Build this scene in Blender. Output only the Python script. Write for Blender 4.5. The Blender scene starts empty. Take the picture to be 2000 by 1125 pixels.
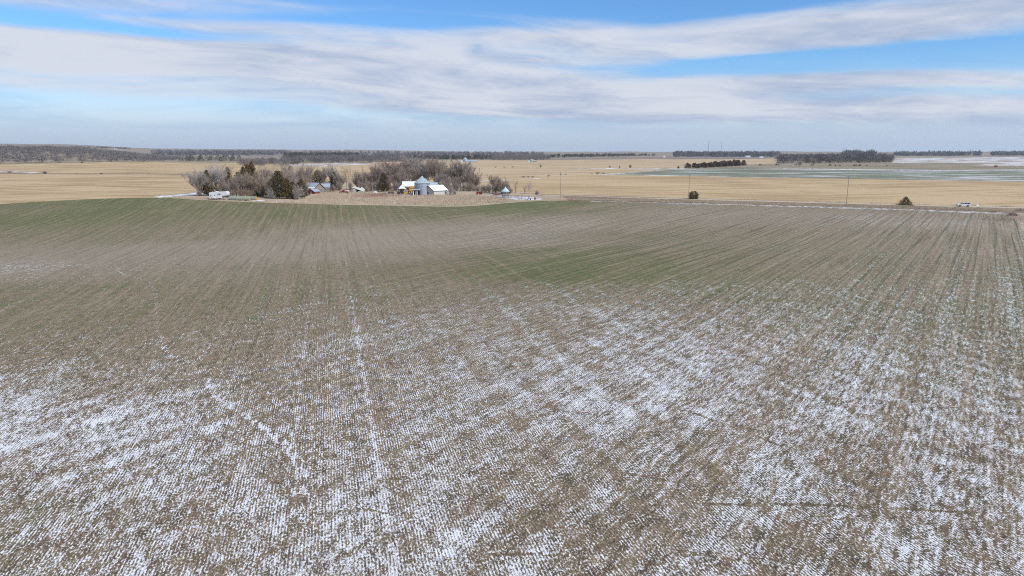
import bpy, bmesh, math, random
import numpy as np
from mathutils import Vector, Matrix
from mathutils.geometry import delaunay_2d_cdt

R = math.radians
scene = bpy.context.scene
COL = scene.collection

# ------------------------------------------------------------------ camera
cam_data = bpy.data.cameras.new('camera')
cam_data.lens = 24.0
cam_data.sensor_width = 36.0
cam_data.clip_start = 0.5
cam_data.clip_end = 60000.0
cam = bpy.data.objects.new('camera', cam_data)
cam.location = (0.0, 0.0, 22.0)
cam.rotation_euler = (R(90 - 11.22), 0.0, 0.0)
COL.objects.link(cam)
scene.camera = cam

# ------------------------------------------------------------------ exposure
scene.view_settings.view_transform = 'Standard'
scene.view_settings.look = 'None'
scene.view_settings.exposure = 0.0
scene.view_settings.gamma = 1.0
scene.view_settings.use_curve_mapping = False
scene.cycles.max_bounces = 5
scene.cycles.diffuse_bounces = 2
scene.cycles.use_denoising = False
scene.cycles.adaptive_threshold = 0.02
scene.cycles.filter_width = 1.05
scene.cycles.volume_bounces = 1
scene.cycles.transparent_max_bounces = 8

SUN_AZ, SUN_EL = 126.0, 42.0      # degrees clockwise from the view direction, degrees up

# ------------------------------------------------------------------ node helper
class NT:
    def __init__(self, tree):
        self.t = tree; self.n = tree.nodes; self.l = tree.links
    def node(self, kind, **kw):
        nd = self.n.new(kind)
        for k, v in kw.items(): setattr(nd, k, v)
        return nd
    def put(self, sock, v):
        if isinstance(v, bpy.types.NodeSocket): self.l.new(v, sock)
        elif v is not None:
            if isinstance(v, (tuple, list)) and len(v) == 3 and sock.type == 'RGBA': v = (*v, 1.0)
            sock.default_value = v
    def math(self, op, a, b=None, c=None, clamp=False):
        nd = self.node('ShaderNodeMath', operation=op, use_clamp=clamp)
        self.put(nd.inputs[0], a)
        if b is not None: self.put(nd.inputs[1], b)
        if c is not None: self.put(nd.inputs[2], c)
        return nd.outputs[0]
    def add(self, a, b): return self.math('ADD', a, b)
    def sub(self, a, b): return self.math('SUBTRACT', a, b)
    def mul(self, a, b): return self.math('MULTIPLY', a, b)
    def mad(self, a, b, c): return self.math('MULTIPLY_ADD', a, b, c)
    def smooth(self, x, lo, hi, a=0.0, b=1.0):
        nd = self.node('ShaderNodeMapRange', interpolation_type='SMOOTHSTEP')
        self.put(nd.inputs['Value'], x); nd.inputs['From Min'].default_value = lo; nd.inputs['From Max'].default_value = hi
        nd.inputs['To Min'].default_value = a; nd.inputs['To Max'].default_value = b
        return nd.outputs['Result']
    def mix(self, f, a, b):
        nd = self.node('ShaderNodeMix', data_type='RGBA')
        self.put(nd.inputs[0], f); self.put(nd.inputs[6], a); self.put(nd.inputs[7], b)
        return nd.outputs[2]
    def xyz(self, x, y, z=0.0):
        nd = self.node('ShaderNodeCombineXYZ')
        if z: y = self.add(y, 37.7 * z)          # another part of the pattern
        self.put(nd.inputs[0], x); self.put(nd.inputs[1], y)
        return nd.outputs[0]
    def noise(self, vec, scale=1.0, detail=3.0, rough=0.55, dist=0.0, dim='2D'):
        nd = self.node('ShaderNodeTexNoise', noise_dimensions=dim)
        self.put(nd.inputs['Vector'], vec)
        nd.inputs['Scale'].default_value = scale; nd.inputs['Detail'].default_value = detail
        nd.inputs['Roughness'].default_value = rough; nd.inputs['Distortion'].default_value = dist
        return nd.outputs['Fac']
    def sep(self, v):
        nd = self.node('ShaderNodeSeparateXYZ'); self.put(nd.inputs[0], v); return nd.outputs
    def attr(self, name):
        nd = self.node('ShaderNodeAttribute', attribute_name=name); return nd.outputs['Fac']

# ------------------------------------------------------------------ sky
world = bpy.data.worlds.new('World')
scene.world = world
world.use_nodes = True
world.cycles.sampling_method = 'MANUAL'
world.cycles.sample_map_resolution = 256
W = NT(world.node_tree)
W.n.clear()
w_out = W.node('ShaderNodeOutputWorld')
sky = W.node('ShaderNodeTexSky', sky_type='NISHITA', sun_disc=False, sun_elevation=R(SUN_EL), sun_rotation=R(SUN_AZ),
             altitude=500.0, air_density=1.0, dust_density=0.0, ozone_density=2.0)
tint = W.node('ShaderNodeMix', data_type='RGBA', blend_type='MULTIPLY'); tint.inputs[0].default_value = 1.0
W.l.new(sky.outputs[0], tint.inputs[6]); tint.inputs[7].default_value = (0.54, 0.86, 1.18, 1)     # the clear cold blue of the day
bg_sky = W.node('ShaderNodeBackground'); W.l.new(tint.outputs[2], bg_sky.inputs[0]); bg_sky.inputs[1].default_value = 0.125
tc = W.node('ShaderNodeTexCoord')
dx, dy, dz = W.sep(tc.outputs['Generated'])
az = W.math('ARCTAN2', dx, dy)
el = W.math('ARCSINE', dz)
wob = W.noise(W.xyz(W.mul(az, 2.2), W.mul(el, 9.0), 0.7), 1.0, 2.0, 0.55)
az2 = W.mad(W.sub(wob, 0.5), 0.25, az)
el2 = W.mad(W.sub(wob, 0.5), 0.030, el)
def blob(center, ra, re, wgt, rot=0.0):
    a0, e0 = center
    u, v = W.sub(az2, a0), W.sub(el2, e0)
    c, s = math.cos(R(rot)), math.sin(R(rot))
    uu = W.add(W.mul(u, c / ra), W.mul(v, s / ra)); vv = W.add(W.mul(u, -s / re), W.mul(v, c / re))
    g = W.math('EXPONENT', W.mul(W.add(W.mul(uu, uu), W.mul(vv, vv)), -1.0))
    return W.mul(g, wgt)
# cloud deck: its far lower edge runs across the whole view and dips to the right
edge = W.sub(el2, W.add(W.add(0.039, W.mul(az, -0.034)), W.mul(W.mul(az, az), 0.022)))
deck = W.smooth(edge, -0.004, 0.016)
fibre = W.noise(W.xyz(W.mul(az2, 3.0), W.mad(az2, 1.6, W.mul(el2, 27.0)), 2.1), 1.0, 5.0, 0.60, 0.3)
fine = W.noise(W.xyz(W.mul(az2, 9.0), W.mul(el2, 60.0), 5.3), 1.0, 4.0, 0.6, 0.5)
dens = W.mul(deck, 0.62)
for bl in [((0.1052, 0.2111), 0.40, 0.026, -1.0, 0), ((0.3395, 0.1872), 0.16, 0.010, -0.4, 4), ((0.5146, 0.1180), 0.29, 0.014, -1.1, 2), ((0.6397, 0.1110), 0.16, 0.017, -0.9, 0),
           ((0.3184, 0.1235), 0.10, 0.008, -0.5, 2), ((0.5920, 0.0717), 0.22, 0.008, -0.45, 0), ((-0.5587, 0.1455), 0.24, 0.009, -0.75, -2), ((-0.1688, 0.1713), 0.15, 0.010, -0.55, 0),
           ((-0.4432, 0.1667), 0.25, 0.006, -0.25, 3), ((0.1074, 0.1158), 0.09, 0.007, -0.25, 0),
           ((0.4837, 0.1553), 0.26, 0.020, 0.55, 3), ((0.4437, 0.0954), 0.24, 0.011, 0.65, 1), ((0.6473, 0.0860), 0.14, 0.008, 0.3, 0), ((0.1413, 0.1630), 0.2, 0.012, 0.3, 2), ((-0.4060, 0.1208), 0.5, 0.035, 0.45, 0), ((-0.0721, 0.0902), 0.5, 0.03, 0.3, -4), ((0.3487, 0.0556), 0.42, 0.018, 0.42, 0), ((0.0868, 0.0694), 0.3, 0.026, 0.32, 0)]:
    dens = W.add(dens, blob(*bl))
dens = W.add(dens, W.mul(W.sub(fibre, 0.5), 0.70))
dens = W.add(dens, W.mul(W.sub(fine, 0.5), 0.24))
dens = W.mul(dens, W.smooth(deck, 0.0, 0.5))
mask = W.mul(W.smooth(dens, 0.18, 1.02), 0.96)
# thin veil under the deck, down to the horizon
veil = W.add(W.mul(W.smooth(el, 0.14, 0.01), 0.86), W.mul(W.smooth(el, 0.08, -0.02), 0.13))
mask = W.sub(1.0, W.mul(W.sub(1.0, mask), W.sub(1.0, veil)))
lump = W.noise(W.xyz(W.mul(az2, 2.8), W.mad(az2, 1.2, W.mul(el2, 24.0)), 9.7), 1.0, 4.0, 0.60, 0.25)
bright = W.add(W.mul(lump, 0.75), W.add(W.mul(fibre, 0.25), W.mul(W.sub(fine, 0.3), 0.28)))
lit = W.smooth(W.add(bright, W.mul(W.smooth(el, 0.02, 0.10), 0.06)), 0.40, 0.74)
ccol = W.mix(lit, (0.455, 0.545, 0.745), (0.775, 0.815, 0.905))
ccol = W.mix(W.mul(W.smooth(el, 0.055, 0.02), W.sub(1.0, W.mul(W.smooth(dens, 0.3, 0.7), 0.7))), ccol, (0.565, 0.665, 0.835))
bg_cloud = W.node('ShaderNodeBackground'); W.l.new(ccol, bg_cloud.inputs[0]); bg_cloud.inputs[1].default_value = 0.90
mixs = W.node('ShaderNodeMixShader')
W.l.new(mask, mixs.inputs[0]); W.l.new(bg_sky.outputs[0], mixs.inputs[1]); W.l.new(bg_cloud.outputs[0], mixs.inputs[2])
W.l.new(mixs.outputs[0], w_out.inputs[0])

# ------------------------------------------------------------------ sun
sun_data = bpy.data.lights.new('sun', 'SUN')
sun_data.energy = 3.3
sun_data.angle = R(0.55)
sun_data.color = (1.0, 0.955, 0.89)
sun = bpy.data.objects.new('sun', sun_data)
sd = Vector((math.sin(R(SUN_AZ)) * math.cos(R(SUN_EL)), math.cos(R(SUN_AZ)) * math.cos(R(SUN_EL)), math.sin(R(SUN_EL))))
sun.rotation_euler = sd.to_track_quat('Z', 'Y').to_euler()
sun.location = (60, -40, 80)
COL.objects.link(sun)

# ------------------------------------------------------------------ terrain height
def sst(a, b, x):
    t = min(1.0, max(0.0, (x - a) / (b - a)))
    return t * t * (3 - 2 * t)
def ground_z(x, y):
    """height of the land at world x, y"""
    r = math.hypot(x, y)
    az = math.degrees(math.atan2(x, y))
    z = -1.5 * math.exp(-((y - 185) / 42) ** 2 - ((x + 50) / 130) ** 2)
    z += 3.3 * math.exp(-((x + 160) / 95) ** 2 - ((y - 300) / 52) ** 2)
    z += 1.0 * math.exp(-((x - 22) / 40) ** 2 - ((y - 318) / 30) ** 2)
    z += 0.9 * math.exp(-((x - 45) / 60) ** 2 - ((y - 125) / 40) ** 2)
    z += (0.16 * math.sin(x * 0.043 + y * 0.018 + 1.0) + 0.14 * math.sin(y * 0.051 - x * 0.021)) * sst(400, 250, r)
    if r > 600:
        z += 1.1 * (math.sin(x * 0.0061 + y * 0.0023) + math.sin(y * 0.0052 - x * 0.0019 + 2)) * sst(600, 1200, r)
        z += 27 * sst(1350, 2500, r) * sst(26.5, 33, -az) * sst(90, 60, abs(az))
        amp = 30 + 26 * sst(2, 14, -az) + 30 * sst(16, 38, -az)
        z += amp * sst(4300, 9500, r)
        z += (4.0 * math.sin(x * 0.0021 + 1) * math.sin(y * 0.0017) + 3.0 * math.sin(x * 0.0047 - y * 0.0031)) * sst(3200, 5500, r)
        z -= 2.5 * sst(2300, 3000, r) * sst(20, 22.5, -az) * sst(28, 26, -az) * sst(4600, 4200, r)
    return z


# ------------------------------------------------------------------ materials
def new_mat(name, rough=0.9, spec=0.15):
    m = bpy.data.materials.new(name); m.use_nodes = True
    t = NT(m.node_tree); b = t.n['Principled BSDF']
    b.inputs['Roughness'].default_value = rough
    b.inputs['Specular IOR Level'].default_value = spec
    return m, t, b

def flat(name, col, rough=0.7, spec=0.25, metal=0.0, vary=0.18, scale=0.6, dirt=None):
    """plain surface with grain and blotches of its own"""
    m, t, b = new_mat(name, rough, spec)
    tcn = t.node('ShaderNodeTexCoord')
    n1 = t.noise(tcn.outputs['Object'], scale, 4.0, 0.6, dim='3D')
    lo = tuple(c * (1 - vary) for c in col); hi = tuple(min(1, c * (1 + vary)) for c in col)
    c = t.mix(n1, lo, hi)
    if dirt:
        n2 = t.noise(tcn.outputs['Object'], scale * 2.3, 4.0, 0.6, dim='3D')
        c = t.mix(t.smooth(n2, 0.5, 0.72), c, dirt)
    t.l.new(c, b.inputs['Base Color'])
    b.inputs['Metallic'].default_value = metal
    return m

def rowed(t, phi):
    g = t.node('ShaderNodeNewGeometry')
    x, y, z = t.sep(g.outputs['Position'])
    c, s = math.cos(R(phi)), math.sin(R(phi))
    across = t.add(t.mul(x, c), t.mul(y, -s)); along = t.add(t.mul(x, s), t.mul(y, c))
    return across, along, g.outputs['Position']

def wheat_material():
    m, t, b = new_mat('drilled_wheat', 0.95, 0.08)
    ua, va, pos = rowed(t, -14.8)
    ub, vb, _ = rowed(t, 34.7)
    snow_a, green_a, pale_a, trail_a, gully_a = (t.attr(k) for k in ('snow', 'green', 'pale', 'trail', 'gully'))
    wob = t.noise(pos, 0.35, 1.0)
    ur = t.mad(wob, 0.14, ua)
    row = t.math('SINE', t.mul(ur, 2 * math.pi / 0.19))                  # drill rows
    row01 = t.mad(row, 0.5, 0.5)
    band_b = t.noise(t.xyz(t.mul(ub, 0.55), t.mul(vb, 0.010)), 1.0, 4.0, 0.62)
    band_a = t.noise(t.xyz(t.mul(ua, 0.42), t.mul(va, 0.009), 4.0), 1.0, 4.0, 0.62)
    # old wheel tracks of the earlier crop
    trk = t.math('FRACT', t.mul(t.mad(t.noise(t.xyz(t.mul(ub, .35), t.mul(vb, 0.004)), 1.0, 2.0), 2.6, ub), 1 / 1.75))
    trk = t.smooth(t.math('ABSOLUTE', t.sub(trk, 0.5)), 0.15, 0.03)
    trka = t.math('FRACT', t.mul(t.mad(band_a, 0.8, ua), 1 / 2.6))
    trka = t.mul(t.smooth(t.math('ABSOLUTE', t.sub(trka, 0.5)), 0.20, 0.03), t.smooth(ua, 60, 10))
    n_patch = t.noise(t.xyz(t.mul(ua, 0.55), t.mul(va, 0.34)), 1.0, 3.0, 0.62, 0.5)
    ca = t.noise(t.xyz(t.mul(ua, 2.7), t.mul(va, 0.75), 7.0), 1.0, 4.0, 0.70)
    cb = t.noise(t.xyz(t.mul(ub, 2.7), t.mul(vb, 0.55), 7.0), 1.0, 4.0, 0.70)
    side = t.smooth(t.mad(wob, 30.0, ua), -5.0, 55.0)
    n_clump = t.add(t.mul(ca, t.sub(1.0, side)), t.mul(cb, side))
    n_fine = t.noise(t.xyz(t.mul(ua, 8.0), t.mul(va, 4.2), 3.0), 1.0, 3.0, 0.72)
    n_big = t.noise(t.xyz(t.mul(ua, 0.075), t.mul(va, 0.05), 1.5), 1.0, 3.0, 0.55)
    n_trash = t.noise(t.xyz(t.mul(ub, 0.9), t.mul(vb, 0.5), 11.0), 1.0, 3.0, 0.65)
    # ---- where snow still lies: in the furrows and behind residue
    tr = t.add(t.math('ABSOLUTE', trail_a), t.mul(t.sub(n_patch, 0.5), 1.3))
    trail = t.mul(t.smooth(tr, 0.55, 0.05), t.smooth(n_clump, 0.36, 0.56))
    tram = t.math('ABSOLUTE', t.sub(t.mad(wob, 0.9, ua), 2.8)); tram2 = t.math('ABSOLUTE', t.sub(t.mad(wob, 0.9, ua), -3.2))
    tramw = t.add(t.smooth(tram, 0.38, 0.10), t.mul(t.smooth(tram2, 0.32, 0.08), 0.7))
    tramw = t.mul(t.mul(tramw, t.smooth(n_patch, 0.22, 0.50)), t.smooth(va, 200, 130))
    s = t.mad(t.sub(n_patch, 0.5), 0.30, snow_a)
    s = t.mad(t.sub(n_clump, 0.5), 0.98, s)
    s = t.mad(t.sub(n_fine, 0.5), 1.35, s)
    s = t.mad(t.mul(t.sub(row01, 0.5), t.smooth(n_patch, 0.3, 0.6)), 0.26, s)
    s = t.mad(t.mul(t.smooth(n_patch, 0.60, 0.72), t.smooth(snow_a, 0.40, 0.52)), 0.16, s)
    s = t.mad(t.sub(band_b, 0.5), 0.45, s)
    s = t.mad(t.sub(band_a, 0.5), 0.30, s)
    s = t.mad(t.sub(n_big, 0.5), 0.16, s)
    s = t.mad(trail, 0.21, s)
    s = t.mad(tramw, 0.16, s)
    gul = t.smooth(t.add(t.math('ABSOLUTE', gully_a), t.mul(t.sub(n_clump, 0.5), 0.5)), 0.24, 0.02)
    gul = t.mul(gul, t.smooth(n_patch, 0.40, 0.56))
    s = t.sub(s, t.mul(gul, 0.4))
    snow = t.smooth(s, 0.42, 0.64)
    # ---- soil, straw and green blades
    straw = t.smooth(t.add(n_fine, t.mul(t.sub(n_clump, 0.5), 0.5)), 0.44, 0.62)
    soil = t.mix(t.smooth(n_trash, 0.42, 0.68), (0.175, 0.128, 0.083), (0.074, 0.053, 0.038))
    soil = t.mix(t.mul(gul, 0.7), soil, (0.05, 0.036, 0.026))
    c = t.mix(t.mul(straw, 0.76), soil, (0.455, 0.372, 0.245))
    c = t.mix(t.mul(pale_a, 0.66), c, (0.375, 0.322, 0.25))
    gr = t.mad(t.sub(band_b, 0.5), 1.0, green_a)
    gr = t.mad(t.sub(band_a, 0.5), 0.8, gr)
    gr = t.mad(t.sub(n_big, 0.5), 0.5, gr)
    gr = t.mad(t.sub(n_clump, 0.5), 0.9, gr)
    gr = t.mad(t.sub(row01, 0.5), -0.5, gr)
    gr = t.mad(t.mul(trk, t.smooth(ua, 0, 60)), 0.24, gr)
    gr = t.mad(trka, -0.60, gr)
    c = t.mix(t.mul(t.smooth(gr, 0.24, 1.0), 0.86), c, (0.100, 0.138, 0.040))
    dark = t.mul(t.mul(t.mul(trk, t.smooth(ua, 0, 50)), t.smooth(band_b, 0.38, 0.58)), 0.62)
    dark = t.add(dark, t.mul(t.mul(trka, t.smooth(band_a, 0.40, 0.58)), 0.30))
    c = t.mix(dark, c, (0.10, 0.090, 0.052))
    la = t.noise(t.xyz(t.mul(ua, 1.5), t.mul(va, 0.030), 13.0), 1.0, 3.0, 0.75)
    lb = t.noise(t.xyz(t.mul(ub, 1.5), t.mul(vb, 0.018), 17.0), 1.0, 3.0, 0.75)
    lines = t.add(t.mul(la, t.sub(1.0, side)), t.mul(lb, side))
    amt = t.mul(t.mad(side, 0.45, 0.55), t.smooth(n_patch, 0.25, 0.60))
    c = t.mix(t.mul(t.mul(t.smooth(lines, 0.50, 0.66), amt), 0.62), c, (0.105, 0.090, 0.055))
    c = t.mix(t.mul(t.mul(t.smooth(lines, 0.50, 0.34), amt), 0.36), c, (0.46, 0.395, 0.29))
    snow_c = t.mix(n_fine, (0.76, 0.78, 0.82), (0.90, 0.91, 0.93))
    c = t.mix(t.mul(snow, 0.95), c, snow_c)
    t.l.new(c, b.inputs['Base Color'])
    hgt = t.add(t.mul(row01, -0.03), t.add(t.mul(n_fine, 0.05), t.mul(n_clump, 0.07)))
    bp = t.node('ShaderNodeBump'); bp.inputs['Strength'].default_value = 0.75; bp.inputs['Distance'].default_value = 1.0
    t.l.new(hgt, bp.inputs['Height']); t.l.new(bp.outputs[0], b.inputs['Normal'])
    return m

def field_material(name, phi, cols, snow=0.0, across=0.16, along=0.006, row=0.76, bump=0.04, patch=0.5):
    m, t, b = new_mat(name, 0.95, 0.06)
    u, v, pos = rowed(t, phi)
    streak = t.noise(t.xyz(t.mul(u, across), t.mul(v, along)), 1.0, 5.0, 0.62)
    blotch = t.noise(pos, 0.011, 4.0, 0.6)
    fine = t.noise(t.xyz(t.mul(u, 1.3), t.mul(v, 0.45)), 1.0, 4.0, 0.68)
    rw = t.mad(t.math('SINE', t.mul(t.mad(fine, 0.3, u), 2 * math.pi / row)), 0.5, 0.5)
    f = t.add(t.mul(streak, 0.60), t.add(t.mul(blotch, patch), t.mul(fine, 0.20)))
    f = t.mad(t.sub(rw, 0.5), 0.16, f)
    tl = t.math('FRACT', t.mul(t.mad(blotch, 3.0, u), 1 / 13.0))
    f = t.sub(f, t.mul(t.smooth(t.math('ABSOLUTE', t.sub(tl, 0.5)), 0.06, 0.01), 0.10))
    c = t.mix(t.smooth(f, 0.52, 0.78), cols[0], cols[1])
    c = t.mix(t.smooth(t.add(t.mul(blotch, 0.6), t.mul(streak, 0.4)), 0.52, 0.66), c, cols[2])
    crumbs = t.noise(pos, 0.9, 5.0, 0.7)
    c = t.mix(t.mul(t.smooth(crumbs, 0.56, 0.72), 0.5), c, tuple(x * 0.55 for x in cols[0]))
    if snow > 0:
        sn = t.add(t.mul(streak, 0.62), t.add(t.mul(blotch, 0.30), t.mul(fine, 0.22)))
        c = t.mix(t.smooth(sn, 0.86 - 0.5 * snow, 0.94 - 0.5 * snow), c, (0.80, 0.82, 0.86))
    t.l.new(c, b.inputs['Base Color'])
    bp = t.node('ShaderNodeBump'); bp.inputs['Strength'].default_value = 0.6; bp.inputs['Distance'].default_value = 1.0
    t.l.new(t.add(t.mul(rw, bump), t.mul(fine, bump)), bp.inputs['Height']); t.l.new(bp.outputs[0], b.inputs['Normal'])
    return m

def snow_material(name, amount, ground, sc=0.35):
    m, t, b = new_mat(name, 0.8, 0.2)
    g = t.node('ShaderNodeNewGeometry')
    n = t.noise(g.outputs['Position'], sc, 5.0, 0.65, 0.4); n2 = t.noise(g.outputs['Position'], sc * 5, 4.0, 0.65)
    f = t.smooth(t.add(t.mul(n, 0.7), t.mul(n2, 0.3)), 0.60 - amount * 0.3, 0.70 - amount * 0.3)
    c = t.mix(f, t.mix(n2, tuple(x * 0.6 for x in ground), ground), t.mix(n2, (0.74, 0.76, 0.81), (0.88, 0.89, 0.92)))
    t.l.new(c, b.inputs['Base Color'])
    return m

M = {}
M['wheat'] = wheat_material()
STUB = ((0.38, 0.275, 0.155), (0.63, 0.48, 0.285), (0.545, 0.42, 0.265))
M['stubble'] = field_material('corn_stubble', 72.0, STUB, 0.0)
M['stubble_far'] = field_material('far_corn_stubble', 78.0, ((0.43, 0.32, 0.195), (0.60, 0.465, 0.295), (0.545, 0.43, 0.295)), 0.12, across=0.05, along=0.002)
M['stubble_west'] = field_material('west_corn_stubble', -68.0, STUB, 0.03, across=0.10)
M['greygreen'] = field_material('young_wheat_with_snow', 76.0, ((0.17, 0.185, 0.125), (0.26, 0.265, 0.20), (0.30, 0.29, 0.24)), 0.50, across=0.09, along=0.006)
M['pasture'] = field_material('winter_pasture', 80.0, ((0.23, 0.20, 0.14), (0.36, 0.31, 0.225), (0.30, 0.27, 0.20)), 0.14, across=0.06)
M['terrace'] = field_material('terraced_field', 60.0, ((0.31, 0.25, 0.19), (0.42, 0.35, 0.27), (0.37, 0.31, 0.25)), 0.62, across=0.045, along=0.008)
M['plowed'] = field_material('ploughed_field', 84.0, ((0.21, 0.175, 0.15), (0.31, 0.265, 0.225), (0.27, 0.23, 0.2)), 0.10, across=0.03, along=0.002)
M['prairie'] = field_material('prairie', 85.0, ((0.20, 0.165, 0.125), (0.38, 0.31, 0.225), (0.15, 0.135, 0.11)), 0.16, across=0.006, along=0.0012, patch=0.6)
M['yard'] = field_material('dry_yard_grass', 75.0, ((0.36, 0.285, 0.195), (0.55, 0.445, 0.315), (0.47, 0.38, 0.27)), 0.05, across=0.3, along=0.05, row=3.1)
M['verge'] = field_material('road_verge', 72.0, ((0.20, 0.155, 0.105), (0.36, 0.285, 0.19), (0.27, 0.21, 0.14)), 0.12, across=0.8, along=0.03, row=2.1)
M['gravel'] = field_material('gravel', 72.0, ((0.44, 0.365, 0.275), (0.60, 0.50, 0.385), (0.52, 0.435, 0.33)), 0.0, across=1.4, along=0.01, row=1.9, bump=0.015)
M['dirt'] = field_material('rutted_dirt', 20.0, ((0.30, 0.23, 0.165), (0.52, 0.42, 0.32), (0.42, 0.335, 0.25)), 0.34, across=1.1, along=0.06, row=1.8, bump=0.08)
M['snow'] = snow_material('snow_drift', 0.55, (0.42, 0.34, 0.25), 0.16)
M['snow_thin'] = snow_material('thin_snow', 0.34, (0.32, 0.27, 0.20), 0.4)
M['snow_streak'] = snow_material('streaky_snow', 0.36, (0.48, 0.39, 0.28), 0.02)
def lake_material():
    m, t, b = new_mat('lake_water', 0.12, 0.5)
    b.inputs['Base Color'].default_value = (0.10, 0.16, 0.22, 1)
    return m
M['lake'] = lake_material()

# ------------------------------------------------------------------ the land, one sheet cut along its field boundaries
def tagged(o, label=None, cat=None, group=None, kind=None):
    if label: o['label'] = label
    if cat: o['category'] = cat
    if group: o['group'] = group
    if kind: o['kind'] = kind
    return o

ROAD_NEAR = [(256.6, 254.0), (202.6, 271.0), (183.0, 278.3), (163.1, 287.4), (144.1, 295.6), (115.2, 308.9), (82.8, 322.1), (49.0, 329.1), (24.1, 340.2), (0.0, 365.5), (-17.1, 383.4), (-32.2, 393.8), (-44.5, 399.1), (-66.2, 404.5)]
def offset(line, d):
    out = []
    for i, p in enumerate(line):
        a = Vector(line[max(0, i - 1)]); b = Vector(line[min(len(line) - 1, i + 1)])
        t = (b - a).normalized(); n = Vector((t.y, -t.x))
        q = Vector(p) + n * d; out.append((q.x, q.y))
    return out
ROAD_FAR = offset(ROAD_NEAR, 6.6)
FIELD_EDGE = [(-267.5, 251.8), (-227.3, 264.5), (-203.1, 272.1), (-194.5, 277.3), (-183.9, 283.6), (-172.1, 288.7), (-159.0, 292.3), (-145.8, 292.0), (-131.1, 286.0), (-115.6, 281.8), (-93.8, 279.5), (-75.2, 279.9), (-58.7, 281.0), (-41.9, 280.7), (-29.2, 279.7), (-19.9, 280.2),
              (-11.8, 286.4), (-3.3, 294.9), (6.8, 301.8), (15.9, 305.3), (25.2, 306.8), (36.3, 304.3), (56.3, 301.9), (76.8, 298.4), (108.0, 289.1), (135.2, 278.4), (152.9, 269.1), (169.1, 256.9), (179.2, 250.8)]
LANE_L = [(179.2, 250.8), (174.3, 238.5), (160.4, 215.4), (144.4, 191.9), (112.0, 146.1), (86.4, 109.7), (68.9, 84.0)]
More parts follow.
